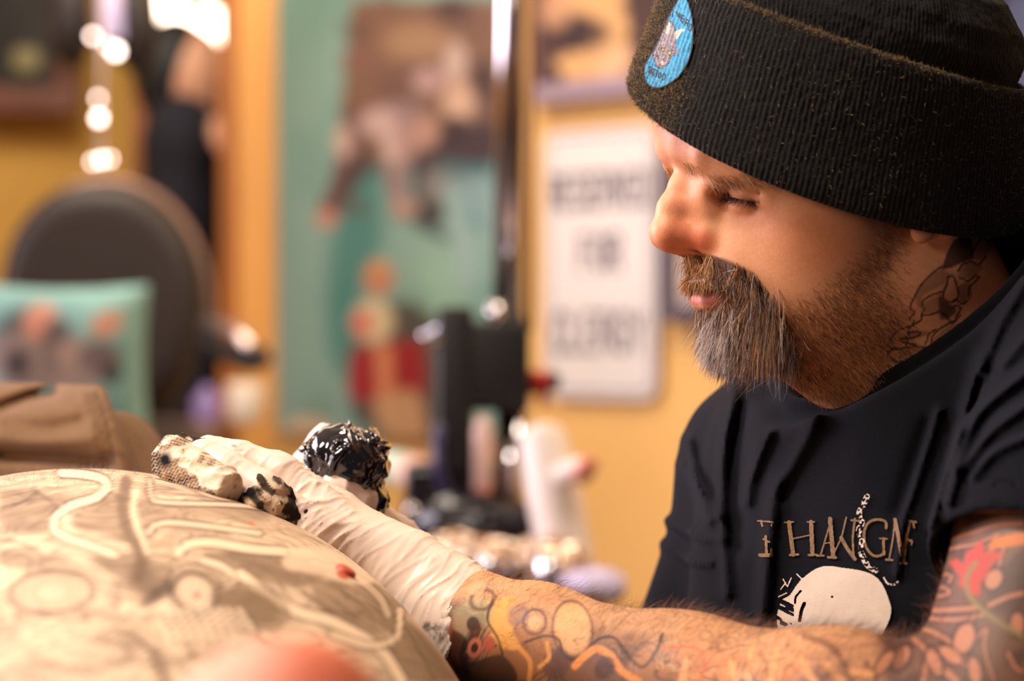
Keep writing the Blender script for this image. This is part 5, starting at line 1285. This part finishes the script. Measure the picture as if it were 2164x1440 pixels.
for sx in (-1, 1):
    for sy in (-1, 1):
        v, f = tube([(ctop[0]+sx*.08-.012, 2.72+sy*.11, .04), (ctop[0]+sx*.08+.012, 2.72+sy*.11, .04)], .04, 16); fast_mesh('wheel', v, f, black, ct)
foil = pm('silver_foil', (220, 196, 180), rough=.18, metal=1.0)
def crumple(name, c, r, mat, label, cat, group=None, amp=.35, key=None):
    c = np.asarray(c); r = np.asarray(r, float)
    def fn(W):
        q = (W-c)/r.mean(); return s_ell(W, c, r)-amp*r.min()*(np.abs(vnoise(q*3.1+7*c[0])-.5)+.5*np.abs(vnoise(q*6.5)-.5)-.2)
    v, q = sparse_mesh(fn, c-r*1.6, c+r*1.6, r.min()/9, B=8, key=key); o = fast_mesh(name, v, q, mat); return tag(o, label, cat, group)
crumple('foil_wrap', P(985, 1180, 2.74), (.055, .05, .026), foil, 'crumpled silver foil on the left end of the cart top', 'foil', amp=.9, key='foil1')
crumple('foil_wrap', P(1150, 1195, 2.76), (.045, .05, .032), foil, 'crumpled silver foil on the cart beneath the white bottle', 'foil', amp=.9, key='foil2')
crumple('tissue', P(1250, 1240, 2.66), (.038, .035, .020), pm('tissue_paper', (206, 196, 226), rough=.9), 'lilac tissue lying at the right edge of the cart top', 'tissue', amp=.7, key='tissue')
# small steel cups catching the light
for k_, (x, y, dd, lb) in enumerate([(1035, 1165, 2.70, 'small steel ink cup on the cart, left of three'), (1062, 1160, 2.72, 'small steel ink cup on the cart, middle of three'), (1165, 1208, 2.66, 'small steel ink cup on the cart, right of three'), ]):
    c = P(x, y, dd); v, f = lathe([(.0001, 0), (.012, 0), (.016, .004), (.018, .03), (.0165, .031), (.015, .006), (.0001, .004)], 24)
    tag(fast_mesh('ink_cup', v+[c[0], c[1], ctop[2]], f, chrome), lb, 'cup', 'steel ink cups on the cart')
# white squeeze bottle leaning, its nozzle to the right
bt = empty('squeeze_bottle', P(1210, 1215, 2.80), 'tall white squeeze bottle leaning on the cart against the amber wall', 'bottle')
wp = pm('white_plastic', (218, 204, 194), rough=.45)
b0, b1 = P(1208, 1235, 2.80), P(1142, 900, 2.86); ax = b1-b0
v, f = tube([b0, b0+ax*.03, b0+ax*.10, b0+ax*.5, b0+ax*.9, b0+ax*.97, b1], [.024, .030, .032, .033, .030, .024, .012], 28); fast_mesh('body', v, f, wp, bt)
v, f = tube(catmull([b0+ax*.66, P(1200, 1000, 2.80), P(1222, 990, 2.79), P(1240, 1005, 2.78)], 5), .0135, 14); sp_ = fast_mesh('spout', v, f, wp, bt)
v, f = tube([P(1228, 985, 2.785), P(1246, 1000, 2.78)], .0165, 14); fast_mesh('cap', v, f, pm('pink_plastic', (206, 120, 96), rough=.4), sp_)
# small bottles standing in front of the pole
def vial(x, ytop, ybot, rpx, d, col_, capc, lb):
    e = empty('spray_bottle', P(x, ybot, d), lb, 'bottle', 'small bottles by the pole stand'); p0, p1 = P(x, ybot, d), P(x, ytop, d); L_ = p1-p0; r = rpx*K*d
    v, f = tube([p0, p0+L_*.06, p0+L_*.8, p0+L_*.92, p1], [r*.8, r, r, r*.7, r*.45], 20); fast_mesh('body', v, f, pm('vial_'+lb[:5], col_, rough=.35), e)
    v, f = tube([p0-L_*.14, p0+L_*.02], [r*.8, r*.95], 20); fast_mesh('base', v, f, pm('vialcap_'+lb[:5], capc, rough=.4), e)
vial(1020, 880, 1035, 21, 2.93, (216, 180, 168), (196, 110, 90), 'slim pale pink bottle hanging between the bar and the chrome pole')
e = empty('folded_cloth', P(860, 1000, 3.1), 'pale green and pink folded cloth beyond the wrapped machine', 'cloth')
v, f = tube([P(800, 985, 3.15), P(850, 990, 3.1), P(880, 1000, 3.05)], [.020, .022, .020], 20); fast_mesh('fold', v, f, pm('pale_green_cloth', (186, 204, 180), rough=.9), e)
v, f = tube([P(868, 990, 3.06), P(896, 1018, 3.04), P(905, 1028, 3.03)], [.022, .026, .016], 20); fast_mesh('fold', v, f, pm('pink_cloth', (226, 176, 156), rough=.9), e)
# machine body with chrome ball behind the wrapped machine
crumple('power_supply', P(1010, 1105, 2.88), (.075, .05, .036), blackg, 'glossy black power supply at the foot of the pole stand', 'power supply', amp=.3, key='psu')
v, f = tube([P(862, 1082, 2.8), P(872, 1080, 2.79), P(882, 1080, 2.8)], [.008, .011, .006], 16); tag(fast_mesh('chrome_ball', v, f, chrome), 'small chrome ball left of the black power supply', 'knob')

# ------------------------------------------------------------ left: round-backed chair with printed cushion
DC = 4.45
leather = pm('brown_leather', (40, 29, 26), rough=.5, noise=.06, nscale=4)
chair = empty('round_back_chair', (P(210, 0, DC)[0], DC, 0), 'brown leather chair with a big round back in front of the doorway', 'chair')
c = P(215, 650, DC); rx, rz = 214*K*DC, 262*K*DC
def chair_sdf(W):
    q = W-c; rr = np.linalg.norm(np.stack([q[:, 0]/rx, q[:, 2]/rz], 1)**1.0, axis=1)
    d = (np.abs(np.abs(q[:, 0]/rx)**2.3+np.abs(q[:, 2]/rz)**2.3)**(1/2.3)-1)*min(rx, rz)
    return smax(d, np.abs(q[:, 1]-.05*(1-rr)*0)-.045, .05)
v, q = sparse_mesh(chair_sdf, c-[rx*1.1, .08, rz*1.1], c+[rx*1.1, .08, rz*1.1], .009, B=8, key='chair'); fast_mesh('backrest', v, q, leather, chair)
ring_ = [c+[rx*1.01*math.cos(a), .06, rz*1.03*math.sin(a)] for a in np.linspace(-.3, math.pi+.3, 50)]
v, f = tube(ring_, .012, 10); fast_mesh('back_frame', v, f, pm('aged_metal', (150, 120, 108), rough=.45, metal=.7), chair)
v, f = box((c[0], DC-.25, c[2]-rz-.03), (rx*2, .52, .10), None, .04); fast_mesh('seat', v, f, leather, chair)
v, f = tube([(c[0], DC-.25, c[2]-rz-.08), (c[0], DC-.25, .05)], .035, 16); fast_mesh('column', v, f, chrome, chair)
v, f = lathe([(.0001, .0), (.26, .0), (.27, .02), (.05, .05), (.0001, .05)], 32); fast_mesh('base', v+[c[0], DC-.25, 0], f, chrome, chair)
arm_ = empty('armrest', P(500, 720, 4.2), 'curved chrome armrest with a black pad end before the wooden door frame', 'armrest')
v, f = tube(catmull([P(300, 660, 4.4), P(400, 672, 4.3), P(455, 692, 4.2), P(500, 712, 4.15), P(535, 738, 4.12)], 6), [.014]*25, 14) if False else tube(catmull([P(440, 684, 4.3), P(470, 692, 4.2), P(505, 708, 4.15), P(535, 738, 4.12)], 6), .0150, 14)
ar = fast_mesh('chrome_arm', v, f, pm('satin_metal', (206, 186, 176), rough=.25, metal=.9), arm_)
v, f = tube(catmull([P(430, 722, 4.25), P(480, 745, 4.18), P(530, 765, 4.12), P(556, 752, 4.1)], 6), .019, 14); fast_mesh('pad', v, f, black, arm_)
# cushion
cu0 = P(140, 765, 3.92); cw, chh = 172*K*4.0, 160*K*4.0
n = 60; U_, W_ = np.meshgrid(np.linspace(-1, 1, n), np.linspace(-1, 1, n), indexing='ij')
thk = .055*np.sqrt(np.clip((1-U_**4)*(1-W_**4), 0, 1)); pin = 1-.07*(1-np.abs(U_))*0-.06*np.cos(W_*1.57)*0
X_ = cu0[0]+U_*cw*(1-.05*np.cos(W_*math.pi/2)); Z_ = cu0[2]+W_*chh*(1-.06*np.cos(U_*math.pi/2))-.02*U_*0
Fv = np.stack([X_, cu0[1]-thk, Z_], -1).reshape(-1, 3); Bv = np.stack([X_, cu0[1]+thk, Z_], -1).reshape(-1, 3)
I, J = np.meshgrid(np.arange(n-1), np.arange(n-1), indexing='ij'); q = np.stack([I*n+J, (I+1)*n+J, (I+1)*n+J+1, I*n+J+1], -1).reshape(-1, 4)
def cush(X):
    p = Paint(X, (122, 164, 160)); p.mix(.4*np.clip((fbm(np.c_[X*.02, X[:, 0]*0], 2)-.5)*6, 0, 1), (150, 196, 186))
    for x, y, rx_, ry_, r, c_ in [(60, 740, 84, 90, 0, (66, 54, 54)), (40, 760, 60, 60, 0, (150, 128, 118)), (36, 770, 30, 34, 0, (54, 46, 48)), (85, 680, 34, 40, 30, (208, 142, 116)), (225, 685, 36, 26, -30, (204, 140, 110)), (150, 745, 40, 34, 0, (170, 138, 124)), (210, 760, 46, 40, 0, (108, 84, 84)), (150, 800, 70, 24, 0, (150, 122, 112)), (120, 700, 30, 26, 0, (96, 84, 84)), (235, 790, 24, 22, 0, (60, 56, 60))]:
        p.ell(x, y, rx_, ry_, r, c_, .9, .5)
    return p.C
VV = np.vstack([Fv, Bv]); cu_ = fast_mesh('cushion', VV, np.vstack([q, q[:, ::-1]+n*n]), attr_mat('printed_cloth', rough=.9), colors=cush(to_px(VV))); tag(cu_, 'square teal cushion with grey and orange print against the round chair back', 'cushion')

# ---- picture in the far room, hanging crystal string, globe lamp
DF = 6.1
fp = empty('picture_frame', P(60, 240, DF), 'large dark picture in a wide wooden frame at the top left', 'picture')
def fbox(name, x0, y0, x1, y1, d, th, mat, par, bev=.004):
    a, b = P(x0, y1, d), P(x1, y0, d); v, f = box((a+b)/2, (b[0]-a[0], th, b[2]-a[2]), None, bev); return fast_mesh(name, v, f, mat, par)
wf = pm('frame_wood', (122, 74, 58), rough=.5, noise=.15, nscale=10)
fbox('rail', -260, 185, 168, 240, DF, .05, wf, fp); fbox('rail', 118, -200, 168, 186, DF, .05, wf, fp); fbox('rail', -260, -200, 168, -160, DF, .05, wf, fp)
fbox('picture', -250, -170, 125, 190, DF+.02, .02, pm('dark_canvas', (44, 44, 42), rough=.6, noise=.6, nscale=6), fp); fbox('moon', 30, 100, 84, 150, DF, .012, pm('pale_paint', (170, 160, 120), rough=.6), fp, .02)
glass = pm('bulb_glass', (255, 236, 220), rough=.3, emit=(255, 226, 200), estr=7)
glow = pm('crystal_glint', (255, 240, 230), rough=.3, emit=(255, 228, 214), estr=9)  # sparkle of the crystals put in as emission
hs = empty('crystal_string', P(210, 380, 4.6), 'vertical string of glass crystals with glowing sparkles hanging above the round chair', 'lamp')
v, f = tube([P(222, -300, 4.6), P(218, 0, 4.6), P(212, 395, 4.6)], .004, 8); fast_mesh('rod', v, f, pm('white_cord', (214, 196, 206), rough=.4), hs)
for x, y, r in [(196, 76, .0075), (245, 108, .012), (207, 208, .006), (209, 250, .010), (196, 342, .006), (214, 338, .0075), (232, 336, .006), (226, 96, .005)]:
    v, f = lathe([(.0001, -1), (.5, -.85), (.86, -.5), (1, 0), (.86, .5), (.5, .85), (.0001, 1)], 20); b_ = fast_mesh('crystal_bead', v*r*.75+P(x, y, 4.58), f, glow, hs)
fbox('finial', 198, 378, 226, 402, 4.6, .03, black, hs)
v, f = tube([P(232, -300, 4.7), P(234, 0, 4.7), P(236, 80, 4.7)], .022, 16); fast_mesh('lilac_tube', v, f, pm('lilac_glass', (214, 196, 226), rough=.3, emit=(206, 190, 226), estr=.5), hs)  # lilac tube given a faint emission of its own
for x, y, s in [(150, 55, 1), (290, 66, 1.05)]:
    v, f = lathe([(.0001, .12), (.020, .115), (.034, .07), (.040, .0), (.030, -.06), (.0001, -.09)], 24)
    tag(fast_mesh('pendant_shade', v*[s*1.1, s*1.1, s*1.0]+P(x, y, 4.75), f, pm('dark_shade', (36, 28, 28), rough=.4)), 'dark pear-shaped pendant shade %s of the crystal string' % ('left' if x < 200 else 'right'), 'lamp shade', 'dark pendant shades')
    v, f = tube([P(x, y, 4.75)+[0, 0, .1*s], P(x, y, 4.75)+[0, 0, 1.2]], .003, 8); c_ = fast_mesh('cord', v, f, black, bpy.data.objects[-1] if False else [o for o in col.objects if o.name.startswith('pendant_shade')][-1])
gl = empty('globe_lamp', P(395, 60, 5.6), 'lamp with three bright white globes above the standing person', 'lamp')
for x, y, r in [(347, 32, .047), (443, 57, .041), (402, 105, .052), (380, 60, .03)]:
    v, f = lathe([(math.cos(a) if abs(a) < 1.57 else .0001, math.sin(a)) for a in np.linspace(-1.5707, 1.5707, 14)], 28); fast_mesh('globe', v*r*1.12+P(x, y, 5.6), f, glass, gl)
v, f = tube([P(402, 60, 5.62), P(402, -400, 5.62)], .010, 10); fast_mesh('stem', v, f, black, gl)

# ---- person standing in the doorway, seen from the side
def by_sdf(W):
    H = lambda x, y, dd=0: P(x, y, 5.4+dd)
    d = s_ell(W, H(408, 165), (.080, .095, .115))
    d = smin(d, s_cap(W, H(415, 230), H(418, 330), .052, .060), .03)
    d = smin(d, s_cap(W, H(395, 380, .10), H(400, 380, -.10), .045, .045), .04)
    d = smin(d, s_ell(W, H(395, 590), (.06, .10, .2)), .06)
    d = smin(d, s_chain(W, [H(440, 262, -.08), H(462, 280, -.12), H(474, 310, -.16)], [.028, .024, .022], .02), .03)
    for s in (-1, 1):
        d = smin(d, s_chain(W, [H(395, 760, .09*s), H(398, 1100, .10*s), H(392, 1480, .10*s)], [.085, .06, .045], .02), .04)
        d = smin(d, s_cap(W, H(392, 1830, .1*s)*[1, 1, 0]+[0, 0, .05], H(350, 1830, .1*s)*[1, 1, 0]+[-.05, 0, .04], .04, .03), .03)
        d = smin(d, s_cap(W, H(392, 1450, .10*s), H(392, 1830, .1*s)*[1, 1, 0]+[0, 0, .05], .045, .04), .03)
    return d
v, q = sparse_mesh(by_sdf, (-1.15, 5.0, 0), (-.45, 5.8, 1.95), .012, B=8, key='bystander')
bp = Paint(to_px(v), (232, 176, 146)); by = fast_mesh('person', v, q, attr_mat('skin_far', rough=.5), colors=bp.C); tag(by, 'blurred person in dark navy clothes standing in the doorway under the globe lamp', 'person')
def cl_sdf(W):
    H = lambda x, y, dd=0: P(x, y-(75 if y < 700 else 0), 5.4+dd)
    d = s_ell(W, H(392, 560), (.100, .175, .30)); d = smin(d, s_cap(W, H(385, 360, .13), H(385, 360, -.10), .075, .075), .07)
    d = smin(d, s_cap(W, H(372, 400, .02), H(376, 620, .05), .062, .06), .04)
    for s in (-1, 1): d = smin(d, s_chain(W, [H(395, 730, .08*s), H(398, 1100, .10*s), H(392, 1740, .10*s)], [.10, .075, .06], .02), .04)
    return smax(d, -s_sph(W, H(425, 275), .062), .02)
v, q = sparse_mesh(cl_sdf, (-1.2, 5.0, 0), (-.45, 5.85, 1.8), .014, B=8, key='bystander_clothes'); fast_mesh('clothes', v, q, pm('dark_navy_cloth', (30, 30, 44), rough=.9), by)
def hr_sdf(W):
    H = lambda x, y, dd=0: P(x, y, 5.4+dd)
    d = s_ell(W, H(372, 150, .01), (.095, .11, .12)); d = smin(d, s_cap(W, H(350, 170), H(345, 240), .045, .03), .05)
    return smax(d, -s_ell(W, H(435, 190), (.07, .13, .11)), .02)
v, q = sparse_mesh(hr_sdf, P(250, 20, 5.2)-[0, 0, .3], P(500, 20, 5.65)+[0, 0, .0], .010, B=8, key='bystander_hair'); fast_mesh('hair', v, q, pm('dark_hair', (30, 34, 40), rough=.6), by)
# low cabinet and small things at the foot of the doorway
cb_ = empty('cabinet', (P(370, 0, 4.9)[0]-.16, 4.95, 0), 'low brown cabinet below the doorway, behind the client', 'cabinet')
ctz = P(370, 893, 4.9)[2]
v, f = box((P(370, 0, 4.9)[0]-.16, 4.95, ctz-.02), (.5, .3, .04), None, .006); fast_mesh('top', v, f, pm('taupe_top', (150, 120, 104), rough=.5), cb_)
v, f = box((P(370, 0, 4.9)[0]-.16, 4.95, (ctz-.04)/2), (.46, .28, ctz-.04), None, .006); fast_mesh('body', v, f, pm('dark_body', (44, 32, 34), rough=.6), cb_)
c = P(438, 862, 4.85); v, f = lathe([(.0001, 0), (.026, 0), (.028, .004), (.028, .05), (.012, .062), (.012, .075), (.0001, .076)], 24)
tag(fast_mesh('jar', v+[c[0], c[1], ctz], f, pm('lilac_jar', (150, 128, 190), rough=.3)), 'small lilac jar on the low cabinet by the door frame', 'jar')
c = P(448, 905, 4.3); v, f = lathe([(.0001, 0), (.03, 0), (.034, .01), (.036, .08), (.033, .082), (.03, .012), (.0001, .008)], 24)
tag(fast_mesh('paper_cup', v+[c[0], 4.72+.12, ctz], f, pm('cup_white', (236, 222, 206), rough=.6)), 'white paper cup on the low cabinet beside the lilac jar', 'cup')
